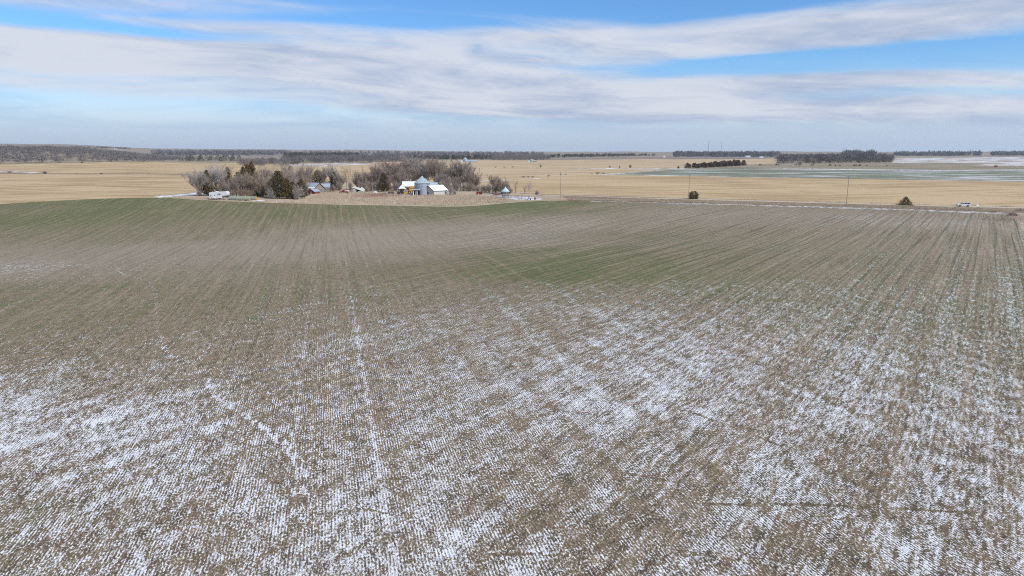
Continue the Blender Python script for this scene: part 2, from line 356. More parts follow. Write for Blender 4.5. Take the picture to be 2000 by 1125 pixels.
ZONES = [
    ('wheat_field', 'wheat', 'drilled winter wheat field with patchy snow filling the foreground',
     [(-420, -120), (150, -120)] + [(95, 40)] + LANE_L[::-1] + FIELD_EDGE[::-1]),
    ('field_lane', 'dirt', 'rutted dirt lane with snow at the right edge of the wheat field',
     LANE_L + [(95, 40), (150, -120), (175, -120), (118, 60), (72.8, 84.0), (99.2, 119.4), (148.7, 186.2), (181.6, 234.2), (195.4, 256.0)]),
    ('gravel_road', 'gravel', 'pale gravel road running past the field towards the farmstead', ROAD_NEAR + ROAD_FAR[::-1]),
    ('ditch_snow', 'snow_thin', 'broken strip of snow in the ditch beside the wheat field',
     [(29.9, 308.6), (36.7, 307.7), (57.1, 306.1), (78.9, 306.5), (110.9, 297.2), (139.1, 286.5), (156.9, 276.2), (174.5, 265.2), (183.9, 257.5), (195.4, 256.0), (179.2, 250.8), (169.1, 256.9), (152.9, 269.1), (135.2, 278.4), (108.0, 289.1), (76.8, 298.4), (56.3, 301.9), (36.3, 304.3)]),
    ('barnyard_snow', 'snow', 'bright snow lying in the corral by the corn crib',
     [(-16.3, 352.4), (-10.4, 350.0), (-3.7, 331.8), (2.3, 311.3), (9.2, 307.8), (13.5, 311.9), (13.5, 324.4), (7.5, 337.0), (0.0, 348.9), (-6.6, 355.1), (-13.3, 358.5)]),
    ('lane_snow', 'snow', 'white snow band on the track left of the camping trailer',
     [(-155.6, 298.4), (-153.0, 313.8), (-174.5, 375.9), (-182.1, 406.8), (-175.0, 394.7), (-156.4, 349.1), (-143.7, 307.2), (-147.6, 300.3), (-150.7, 293.1)]),
    ('grove_snow', 'snow', 'thin snow in front of the cedar grove and hay bales',
     [(-111.8, 287.3), (-107.1, 290.2), (-95.4, 290.7), (-86.2, 288.8), (-93.6, 285.1), (-101.7, 284.1), (-108.2, 284.4)]),
    ('farmyard', 'yard', 'tall dry grass ground of the farmstead',
     [(-145.8, 292.0), (-155.6, 298.4), (-171.2, 351.1), (-194.2, 424.9), (-164.9, 444.0), (-131.1, 464.7), (-98.1, 472.1), (-69.0, 464.7)] + [(-35.0, 428.1), (-21.4, 410.4)]
     + [(-17.1, 383.4), (0.0, 365.5), (24.1, 340.2), (25.2, 306.8), (15.9, 305.3), (6.8, 301.8), (-3.3, 294.9), (-11.8, 286.4), (-19.9, 280.2), (-29.2, 279.7), (-41.9, 280.7), (-58.7, 281.0), (-75.2, 279.9), (-93.8, 279.5), (-115.6, 281.8), (-131.1, 286.0)]),
    ('verge', 'verge', 'brown grass verge between the gravel road and the field',
     [(24.1, 340.2), (49.0, 329.1), (82.8, 322.1), (115.2, 308.9), (144.1, 295.6), (163.1, 287.4), (183.0, 278.3), (202.6, 271.0), (256.6, 254.0), (241.5, 233.5), (193.8, 250.3), (179.2, 250.8), (169.1, 256.9), (135.2, 278.4), (76.8, 298.4), (25.2, 306.8)]),
    ('fence_verge', 'verge', 'strip of rough grass behind the gravel road', ROAD_FAR[:11] + offset(ROAD_NEAR, 9.6)[:11][::-1]),
    ('west_fence_snow', 'snow_streak', 'snow drift along the left fence line before the woods',
     [(-724.6, 924.9), (-669.1, 905.1), (-610.2, 855.2), (-534.8, 784.1), (-525.1, 754.9), (-570.6, 791.1), (-666.1, 849.8)]),
    ('west_fence_strip', 'verge', 'dark weedy fence line across the left stubble fields',
     [(-781.1, 812.6), (-634.2, 808.9), (-549.4, 765.5), (-474.2, 753.9), (-393.3, 748.7), (-341.3, 734.3), (-325.9, 701.0), (-376.2, 715.9), (-453.6, 720.9), (-524.7, 730.8), (-592.1, 754.9), (-732.9, 762.0)]),
    ('far_drift', 'snow_streak', 'snow line where the stubble meets the grey green field',
     [(77.6, 955.2), (144.0, 974.4), (253.0, 1013.2), (234.7, 945.3), (195.2, 895.2), (158.1, 815.9), (130.8, 752.4), (86.8, 711.0), (85.6, 722.7), (128.4, 771.1), (161.4, 856.2), (196.2, 931.4), (138.6, 938.0), (75.1, 924.4)]),
    ('pasture_drift', 'snow', 'long snow drift between the pasture and the grey green field',
     [(394.7, 1007.9), (443.3, 999.7), (498.9, 964.2), (587.8, 935.4), (703.3, 942.1), (685.7, 918.3), (571.6, 909.6), (483.8, 934.8), (426.7, 962.1), (382.4, 976.3)]),
    ('hill_drift', 'snow_streak', 'snow patch on the pasture at the right edge',
     [(768.0, 1155.8), (851.8, 1247.8), (901.3, 1272.1), (1021.2, 1356.8), (1115.7, 1399.9), (966.4, 1212.1), (882.4, 1171.8), (797.7, 1096.7), (762.6, 1092.7), (743.6, 1100.4)]),
    ('middle_drift', 'snow_streak', 'snow streaks in the stubble behind the bare trees',
     [(-410.3, 1263.2), (-406.4, 1449.5), (-346.3, 1514.3), (-249.2, 1274.4), (-223.5, 1142.5), (-269.0, 1175.5), (-277.2, 1042.5), (-322.0, 1025.7)]),
    ('track_drift', 'snow_streak', 'thin snow line along a track right of the grove',
     [(-28.3, 545.1), (-16.6, 558.2), (4.3, 582.0), (27.1, 610.4), (27.6, 600.7), (4.2, 571.0), (-14.1, 544.1), (-26.8, 530.6)]),
    ('young_wheat', 'greygreen', 'grey green field streaked with snow beyond the stubble',
     [(83.4, 704.4), (133.3, 750.6), (189.7, 869.8), (248.2, 973.6), (326.7, 1004.7), (408.5, 987.1), (493.9, 954.5), (675.2, 913.3), (859.0, 829.6), (492.2, 473.5), (394.3, 531.6), (302.4, 582.8), (229.1, 618.5), (149.7, 673.8)]),
    ('pasture', 'pasture', 'brown winter pasture dotted with shrubs in front of the woods',
     [(246.7, 987.8), (329.8, 1116.2), (418.8, 1260.7), (485.4, 1315.3), (741.5, 1358.2), (907.9, 1367.3), (961.2, 1302.5), (1368.9, 1324.5), (859.0, 829.6), (675.2, 913.3), (493.9, 954.5), (408.5, 987.1), (326.7, 1004.7), (248.2, 973.6)]),
    ('terraced_field', 'terrace', 'sloping terraced field with diagonal snow streaks',
     [(743.5, 1358.1), (1291.9, 2349.7), (1661.3, 2982.7), (1928.2, 2974.3), (3580.7, 3472.2), (1368.9, 1324.5), (961.2, 1302.5), (907.9, 1367.3)]),
    ('ploughed_field', 'plowed', 'grey ploughed field below the horizon',
     [(109.7, 2125.7), (224.5, 2769.9), (530.7, 3602.3), (860.9, 3542.1), (1443.5, 3769.1), (1020.7, 2664.0), (583.1, 2260.6)]),
    ('lake', 'lake', 'thin strip of pale blue lake behind the left woods',
     [(-2054.8, 4091.7), (-2039.5, 4261.3), (-1804.7, 4624.5), (-1583.0, 4673.5), (-1195.9, 3529.7), (-1461.1, 3742.6), (-1630.8, 3689.4), (-1806.1, 3659.1)]),
    ('west_stubble', 'stubble_west', 'tan corn stubble field left of the farmstead',
     [(-700, 60), (-267.5, 251.8), (-227.3, 264.5), (-203.1, 272.1), (-183.9, 283.6), (-159.0, 292.3), (-145.8, 292.0), (-194.2, 424.9), (-164.9, 444.0), (-131.1, 464.7), (-98.1, 472.1), (-69.0, 464.7), (-114.5, 644.4), (-174.4, 907.5), (-279.9, 1404.8), (-506.5, 1560.2), (-871.4, 1687.7), (-862.3, 1374.9), (-926.0, 1254.6), (-1034.8, 1077.9), (-1189.1, 846.8)]),
    ('stubble_field', 'stubble', 'wide tan corn stubble field beyond the gravel road',
     [(261.1, 258.5), (207.5, 277.7), (149.3, 306.5), (86.9, 338.0), (25.9, 365.9), (-17.9, 402.0), (-69.0, 464.7), (-97.1, 582.0), (-47.7, 644.3), (28.3, 637.6), (83.4, 704.4), (149.7, 673.8), (229.1, 618.5), (302.4, 582.8), (394.3, 531.6), (492.2, 473.5)]),
    ('far_stubble', 'stubble_far', 'far tan stubble land stretching towards the horizon',
     [(-97.1, 582.0), (-174.4, 907.5), (-321.4, 1601.9), (-203.5, 1971.6), (0.0, 2164.3), (109.7, 2125.7), (583.1, 2260.6), (1020.7, 2664.0), (503.4, 1324.6), (418.8, 1260.7), (248.2, 973.6), (189.7, 869.8), (83.4, 704.4), (28.3, 637.6), (-47.7, 644.3)]),
    ('prairie', 'prairie', 'distant rolling farmland under the horizon', None),
]

def in_poly(P, poly):
    x, y = P[:, 0], P[:, 1]
    inside = np.zeros(len(P), bool)
    n = len(poly)
    for i in range(n):
        x1, y1 = poly[i]; x2, y2 = poly[(i + 1) % n]
        if y1 == y2: continue
        c = ((y1 > y) != (y2 > y)) & (x < (x2 - x1) * (y - y1) / (y2 - y1) + x1)
        inside ^= c
    return inside

# what grows and lies on the wheat field, surveyed at points spread over it: (place, snow, green, pale residue)
SURVEY = [
    ((-196.3, 262.7), 0.05, 0.70, 0.10), ((-156.2, 261.4), 0.05, 0.95, 0.10), ((-117.6, 262.3), 0.05, 0.80, 0.20), ((-80.0, 267.6), 0.05, 0.70, 0.10), ((-41.3, 276.5), 0.05, 0.60, 0.10), ((0.0, 278.5), 0.05, 0.90, 0.20), ((41.6, 278.3), 0.05, 0.20, 0.40), ((84.7, 283.3), 0.09, 0.10, 0.50), ((127.8, 285.1), 0.09, 0.10, 0.50), ((169.4, 283.4), 0.09, 0.10, 0.50), ((211.6, 283.3), 0.15, 0.10, 0.50),
    ((-169.0, 225.4), 0.05, 0.85, 0.10), ((-135.6, 226.0), 0.05, 0.75, 0.20), ((-101.8, 226.2), 0.05, 0.50, 0.30), ((-68.4, 227.9), 0.05, 0.60, 0.30), ((-34.7, 231.1), 0.05, 0.55, 0.30), ((0.0, 232.4), 0.09, 0.30, 0.60), ((34.6, 230.5), 0.13, 0.10, 0.60), ((68.5, 228.3), 0.15, 0.10, 0.60), ((102.7, 228.2), 0.16, 0.10, 0.60), ((136.8, 228.0), 0.22, 0.15, 0.60), ((169.5, 226.0), 0.19, 0.20, 0.50),
    ((-144.4, 191.7), 0.05, 0.50, 0.30), ((-116.7, 193.7), 0.05, 0.50, 0.30), ((-87.9, 194.5), 0.05, 0.45, 0.40), ((-58.8, 195.3), 0.09, 0.35, 0.70), ((-29.6, 196.3), 0.15, 0.12, 0.90), ((0.0, 195.7), 0.22, 0.10, 0.90), ((29.0, 192.3), 0.05, 0.35, 0.30), ((56.6, 187.9), 0.09, 0.35, 0.40), ((83.7, 185.2), 0.13, 0.30, 0.50), ((111.5, 185.0), 0.16, 0.30, 0.50), ((140.1, 186.0), 0.22, 0.30, 0.50),
    ((-115.5, 152.5), 0.09, 0.35, 0.80), ((-92.0, 151.8), 0.09, 0.25, 0.80), ((-68.4, 150.4), 0.13, 0.20, 0.80), ((-45.2, 149.2), 0.13, 0.15, 0.70), ((-22.5, 148.5), 0.13, 0.20, 0.60), ((0.0, 147.6), 0.05, 0.65, 0.20), ((22.2, 146.2), 0.05, 0.60, 0.20), ((43.9, 144.9), 0.05, 0.45, 0.30), ((65.6, 144.2), 0.13, 0.40, 0.40), ((87.7, 144.7), 0.19, 0.35, 0.50), ((110.6, 146.1), 0.24, 0.30, 0.50),
    ((-97.7, 128.4), 0.24, 0.25, 0.60), ((-77.6, 127.5), 0.15, 0.25, 0.60), ((-57.8, 126.6), 0.13, 0.35, 0.50), ((-38.3, 125.9), 0.09, 0.35, 0.30), ((-19.1, 125.5), 0.05, 0.40, 0.20), ((0.0, 125.1), 0.05, 0.75, 0.10), ((19.0, 124.6), 0.05, 0.70, 0.10), ((37.8, 124.1), 0.09, 0.45, 0.30), ((56.5, 123.9), 0.16, 0.40, 0.40), ((75.5, 124.1), 0.22, 0.40, 0.40), ((94.9, 124.7), 0.26, 0.40, 0.40),
    ((-82.5, 107.8), 0.14, 0.55, 0.20), ((-65.8, 107.4), 0.09, 0.50, 0.20), ((-49.1, 106.9), 0.09, 0.50, 0.20), ((-32.6, 106.6), 0.19, 0.45, 0.20), ((-16.3, 106.4), 0.21, 0.35, 0.20), ((0.0, 106.2), 0.27, 0.40, 0.20), ((16.2, 106.1), 0.26, 0.45, 0.20), ((32.4, 105.9), 0.26, 0.45, 0.20), ((48.6, 105.8), 0.28, 0.42, 0.30), ((64.7, 105.7), 0.30, 0.45, 0.30), ((80.9, 105.6), 0.33, 0.42, 0.30),
    ((-69.9, 90.7), 0.09, 0.50, 0.20), ((-55.8, 90.4), 0.11, 0.42, 0.20), ((-41.7, 90.1), 0.13, 0.35, 0.20), ((-27.7, 89.8), 0.24, 0.28, 0.20), ((-13.8, 89.7), 0.29, 0.20, 0.20), ((0.0, 89.6), 0.34, 0.20, 0.20), ((13.8, 89.6), 0.37, 0.22, 0.20), ((27.6, 89.6), 0.35, 0.30, 0.20), ((41.5, 89.6), 0.34, 0.42, 0.20), ((55.2, 89.5), 0.31, 0.50, 0.20), ((68.9, 89.3), 0.33, 0.50, 0.20),
    ((-59.1, 76.0), 0.22, 0.30, 0.15), ((-47.1, 75.7), 0.22, 0.25, 0.15), ((-35.2, 75.4), 0.24, 0.20, 0.15), ((-23.4, 75.2), 0.33, 0.18, 0.15), ((-11.7, 75.0), 0.33, 0.15, 0.15), ((0.0, 75.0), 0.38, 0.12, 0.15), ((11.7, 75.0), 0.41, 0.12, 0.15), ((23.4, 75.1), 0.43, 0.15, 0.15), ((35.1, 75.2), 0.41, 0.25, 0.15), ((46.8, 75.2), 0.35, 0.42, 0.15), ((58.5, 75.1), 0.37, 0.40, 0.15),
    ((-51.0, 65.0), 0.38, 0.20, 0.15), ((-40.7, 64.7), 0.31, 0.20, 0.15), ((-30.4, 64.5), 0.31, 0.18, 0.15), ((-20.2, 64.3), 0.37, 0.15, 0.15), ((-10.1, 64.2), 0.38, 0.12, 0.15), ((0.0, 64.1), 0.39, 0.10, 0.15), ((10.1, 64.1), 0.44, 0.10, 0.15), ((20.2, 64.2), 0.44, 0.12, 0.15), ((30.3, 64.3), 0.39, 0.18, 0.15), ((40.5, 64.4), 0.37, 0.30, 0.15), ((50.6, 64.5), 0.37, 0.30, 0.15),
    ((-44.8, 56.5), 0.48, 0.05, 0.15), ((-35.7, 56.3), 0.46, 0.05, 0.15), ((-26.7, 56.1), 0.41, 0.05, 0.15), ((-17.7, 56.0), 0.42, 0.05, 0.15), ((-8.9, 55.9), 0.42, 0.05, 0.15), ((0.0, 55.8), 0.41, 0.05, 0.15), ((8.9, 55.8), 0.48, 0.05, 0.15), ((17.7, 55.9), 0.46, 0.05, 0.15), ((26.6, 56.0), 0.42, 0.10, 0.15), ((35.6, 56.1), 0.42, 0.15, 0.15), ((44.5, 56.2), 0.41, 0.20, 0.15),
    ((-39.2, 48.9), 0.50, 0.10, 0.15), ((-31.2, 48.7), 0.55, 0.05, 0.15), ((-23.4, 48.6), 0.46, 0.05, 0.15), ((-15.5, 48.5), 0.44, 0.05, 0.15), ((-7.8, 48.4), 0.41, 0.05, 0.15), ((0.0, 48.4), 0.39, 0.05, 0.15), ((7.8, 48.4), 0.41, 0.05, 0.15), ((15.5, 48.4), 0.41, 0.10, 0.15), ((23.3, 48.5), 0.41, 0.10, 0.15), ((31.2, 48.6), 0.42, 0.12, 0.15), ((39.0, 48.7), 0.42, 0.15, 0.15),
    ((-34.8, 43.0), 0.46, 0.30, 0.15), ((-27.8, 42.8), 0.46, 0.15, 0.15), ((-20.8, 42.7), 0.48, 0.05, 0.15), ((-13.8, 42.7), 0.45, 0.05, 0.15), ((-6.9, 42.6), 0.42, 0.05, 0.15), ((0.0, 42.6), 0.40, 0.08, 0.15), ((6.9, 42.6), 0.40, 0.10, 0.15), ((13.8, 42.6), 0.41, 0.10, 0.15), ((20.7, 42.7), 0.40, 0.10, 0.15), ((27.7, 42.8), 0.42, 0.12, 0.15), ((34.7, 42.9), 0.42, 0.12, 0.15),
    ((-30.9, 37.6), 0.37, 0.45, 0.15), ((-24.6, 37.5), 0.44, 0.20, 0.15), ((-18.4, 37.5), 0.46, 0.10, 0.15), ((-12.3, 37.4), 0.47, 0.05, 0.15), ((-6.1, 37.4), 0.44, 0.05, 0.15), ((0.0, 37.4), 0.41, 0.08, 0.15), ((6.1, 37.4), 0.40, 0.10, 0.15), ((12.3, 37.4), 0.40, 0.10, 0.15), ((18.4, 37.4), 0.42, 0.10, 0.15), ((24.6, 37.5), 0.44, 0.12, 0.15), ((30.8, 37.6), 0.46, 0.12, 0.15),
    ((-27.1, 32.5), 0.39, 0.30, 0.15), ((-21.6, 32.4), 0.46, 0.10, 0.15), ((-16.2, 32.3), 0.46, 0.10, 0.15), ((-10.8, 32.3), 0.50, 0.05, 0.15), ((-5.4, 32.3), 0.48, 0.05, 0.15), ((0.0, 32.3), 0.46, 0.08, 0.15), ((5.4, 32.3), 0.44, 0.10, 0.15), ((10.8, 32.3), 0.45, 0.10, 0.15), ((16.2, 32.3), 0.44, 0.10, 0.15), ((21.6, 32.4), 0.45, 0.10, 0.15), ((27.1, 32.4), 0.48, 0.12, 0.15),
    ((-45.4, 201.3), 0.10, 0.08, 1.00), ((-23.4, 207.7), 0.13, 0.06, 1.00), ((0.0, 215.6), 0.22, 0.05, 1.00), ((16.8, 223.5), 0.22, 0.05, 1.00), ((-13.9, 184.5), 0.15, 0.05, 1.00), ((-39.1, 172.4), 0.13, 0.05, 1.00), ((-54.6, 160.5), 0.10, 0.08, 0.95), ((-78.4, 173.0), 0.10, 0.10, 0.90), ((-86.1, 151.5), 0.07, 0.10, 0.90), ((-100.7, 147.5), 0.13, 0.12, 0.80), ((-89.7, 239.5), 0.05, 0.75, 0.10), ((-63.4, 242.1), 0.05, 0.70, 0.10), ((-38.0, 253.9), 0.05, 0.65, 0.10), ((-19.8, 265.4), 0.05, 0.70, 0.10), ((-59.0, 282.5), 0.05, 0.70, 0.10), ((-88.7, 263.9), 0.05, 0.65, 0.10), ((-159.1, 225.7), 0.05, 0.95, 0.05), ((-139.3, 232.4), 0.05, 0.80, 0.10), ((-170.3, 253.0), 0.05, 0.60, 0.30), ((-150.6, 280.5), 0.05, 1.00, 0.00), ((-173.7, 273.9), 0.05, 0.95, 0.00), ((-128.0, 276.7), 0.05, 0.70, 0.20), ((0.0, 282.9), 0.05, 0.95, 0.00), ((17.5, 292.9), 0.05, 1.00, 0.00), ((-7.9, 265.8), 0.05, 0.70, 0.10), ((30.9, 275.7), 0.05, 0.40, 0.40), ((-103.6, 139.2), 0.34, 0.10, 0.70), ((-95.5, 133.6), 0.30, 0.10, 0.70), ((4.0, 131.2), 0.05, 0.85, 0.00), ((12.1, 122.0), 0.05, 0.90, 0.00), ((20.4, 134.1), 0.05, 0.70, 0.10), ((27.6, 145.9), 0.05, 0.60, 0.10), ((-10.0, 131.6), 0.05, 0.50, 0.20), ((130.4, 231.9), 0.24, 0.05, 0.90), ((115.9, 238.0), 0.22, 0.05, 0.90), ((96.7, 258.6), 0.13, 0.08, 0.80), ((65.5, 250.2), 0.16, 0.06, 0.90), ((138.9, 217.8), 0.22, 0.08, 0.80), ((66.8, 192.8), 0.05, 0.40, 0.30), ((78.6, 173.8), 0.13, 0.30, 0.40), ((-34.5, 50.8), 0.55, 0.05, 0.10), ((-31.1, 52.8), 0.49, 0.05, 0.10), ((-17.4, 39.6), 0.54, 0.05, 0.10),
]


def build_land():
    rnd = random.Random(3)
    pts, edges = [], []
    # boundary lines first, chopped fine
    def key(p): return (round(p[0], 2), round(p[1], 2))
    index = {}
    def vid(p):
        k = key(p)
        if k not in index:
            index[k] = len(pts); pts.append(Vector(k))
        return index[k]
    for name, mat, label, poly in ZONES:
        if not poly: continue
        for i in range(len(poly)):
            a, b = Vector(poly[i]), Vector(poly[(i + 1) % len(poly)])
            step = max(2.5, 0.02 * min(a.length, b.length))
            k = max(1, min(40, int((b - a).length / step)))
            prev = vid(a)
            for j in range(1, k + 1):
                q = a.lerp(b, j / k)
                if j < k and k > 2:      # field edges are never ruled lines
                    d = (b - a).normalized(); q = q + Vector((d.y, -d.x)) * rnd.uniform(-0.12, 0.12) * min(step, 6)
                    cur = vid(q)
                else:
                    cur = vid(b if j == k else q)
                if cur != prev: edges.append((prev, cur))
                prev = cur
    r = 9.0
    k = 0
    while r < 14000:
        f = 1.03 if r < 420 else 1.045
        st = 0.62 if r < 420 else 0.85
        a = -66 + (k % 2) * st / 2
        while a < 66:
            rr = r * (1 + rnd.uniform(-0.008, 0.008)); aa = R(a + rnd.uniform(-0.2, 0.2) * st)
            vid((rr * math.sin(aa), rr * math.cos(aa))); a += st
        if k % 4 == 0:
            a = 68
            while a < 293:
                vid((r * math.sin(R(a)), r * math.cos(R(a)))); a += 5
        r *= f; k += 1
    vid((0, 0)); vid((3, -4)); vid((-4, -3))
    res = delaunay_2d_cdt(pts, edges, [], 0, 0.01)
    V2 = np.array([(v.x, v.y) for v in res[0]]); Fc = np.array([f for f in res[2] if len(f) == 3], dtype=np.int64)
    Z = np.array([ground_z(x, y) for x, y in V2])
    # the road stands on a low bank
    cen = V2[Fc].mean(axis=1)
    zone = np.full(len(Fc), len(ZONES) - 1)
    for zi in range(len(ZONES) - 1, -1, -1):
        if ZONES[zi][3]: zone[in_poly(cen, ZONES[zi][3])] = zi
    lake_i = [i for i, z in enumerate(ZONES) if z[0] == 'lake'][0]
    lv = np.unique(Fc[zone == lake_i])
    if len(lv): Z[lv] = Z[lv].min()
    road_i = [i for i, z in enumerate(ZONES) if z[0] == 'gravel_road'][0]
    rv = np.unique(Fc[zone == road_i]); Z[rv] += 0.35
    ditch = [i for i, z in enumerate(ZONES) if z[0] == 'ditch_snow'][0]
    dv = np.unique(Fc[zone == ditch]); Z[dv] -= 0.25
    for zi, (name, mat, label, poly) in enumerate(ZONES):
        fs = Fc[zone == zi]
        if not len(fs): print('EMPTY ZONE', name); continue
        used, inv = np.unique(fs, return_inverse=True)
        inv = inv.reshape(fs.shape)
        me = bpy.data.meshes.new(name)
        co = np.column_stack([V2[used], Z[used]])
        a, b, c = (co[inv[:, j]][:, :2] for j in range(3))
        cr = (b[:, 0] - a[:, 0]) * (c[:, 1] - a[:, 1]) - (b[:, 1] - a[:, 1]) * (c[:, 0] - a[:, 0])
        inv[cr < 0] = inv[cr < 0][:, ::-1]
        me.from_pydata(co.tolist(), [], inv.tolist())
        me.polygons.foreach_set('use_smooth', [True] * len(me.polygons))
        me.materials.append(M[mat])
        o = bpy.data.objects.new(name, me); COL.objects.link(o)
        tagged(o, label, None, None, 'structure')
        if name == 'wheat_field': survey(me, co)
    return V2, Z

def survey(me, co):
    S = np.array([(p[0], p[1], s, g, l) for p, s, g, l in SURVEY])
    def polar(x, y): return np.column_stack([np.arctan2(x, y) * 7.5, np.log(np.maximum(np.hypot(x, y), 5)) * 9.0])
    ps = polar(S[:, 0], S[:, 1])
    y = np.maximum(co[:, 1], 20)
    pv = polar(np.clip(co[:, 0], -y * 1.2, y * 1.2), y)
    out = np.zeros((len(co), 3))
    for i in range(0, len(co), 4000):
        d2 = ((pv[i:i + 4000, None, :] - ps[None]) ** 2).sum(2)
        w = 1.0 / (d2 + 0.22) ** 2.0
        out[i:i + 4000] = (w @ S[:, 2:]) / w.sum(1, keepdims=True)
    def line_distance(lines):
        best = np.full(len(co), 50.0)
        for ln in lines:
            for (x1, y1), (x2, y2) in zip(ln, ln[1:]):
                dx, dy = x2 - x1, y2 - y1; L = math.hypot(dx, dy)
                t = ((co[:, 0] - x1) * dx + (co[:, 1] - y1) * dy) / L
                sd = ((co[:, 0] - x1) * dy - (co[:, 1] - y1) * dx) / L
                over = np.maximum(np.maximum(-t, t - L), 0)
                d = np.sign(sd) * np.hypot(sd, over)
                m = np.abs(d) < np.abs(best); best[m] = d[m]
        return best
    data = {'snow': out[:, 0], 'green': out[:, 1], 'pale': out[:, 2], 'trail': line_distance(TRAILS), 'gully': line_distance(GULLIES)}
    for k, v in data.items():
        at = me.attributes.new(k, 'FLOAT', 'POINT'); at.data.foreach_set('value', v.astype(np.float32))

TRAILS = [[(-78.7, 134.2), (-72.4, 124.3), (-63.4, 117.0), (-57.2, 107.2), (-51.5, 96.3), (-46.9, 86.9), (-43.2, 81.1), (-40.1, 75.5), (-36.6, 71.5), (-33.2, 67.8)],
          [(-29.8, 63.7), (-27.6, 60.3), (-25.0, 57.3), (-21.1, 53.1), (-18.0, 49.5), (-15.9, 46.7), (-14.4, 43.4)],
          [(-47.8, 120.6), (-52.3, 136.4), (-58.3, 160.7)], [(-33.2, 67.8), (-34.6, 73.4), (-35.4, 77.1)]]
GULLIES = [[(11.9, 39.6), (14.5, 39.5), (18.1, 39.6), (20.9, 39.4), (24.3, 39.1), (28.4, 38.6)], [(-1.4, 33.9), (0.3, 34.1), (1.1, 34.0)],
           [(14.6, 55.9), (15.5, 55.2), (16.5, 53.8)], [(25.5, 49.0), (27.1, 48.4)], [(-9.6, 39.0), (-8.2, 38.7)], [(18.5, 51.4), (20.2, 48.5)],
           [(8.1, 43.7), (10.7, 42.6)], [(9.9, 34.2), (11.5, 33.8)], [(14.1, 35.7), (16.0, 34.6)], [(6.6, 33.2), (8.2, 33.1)]]
build_land()


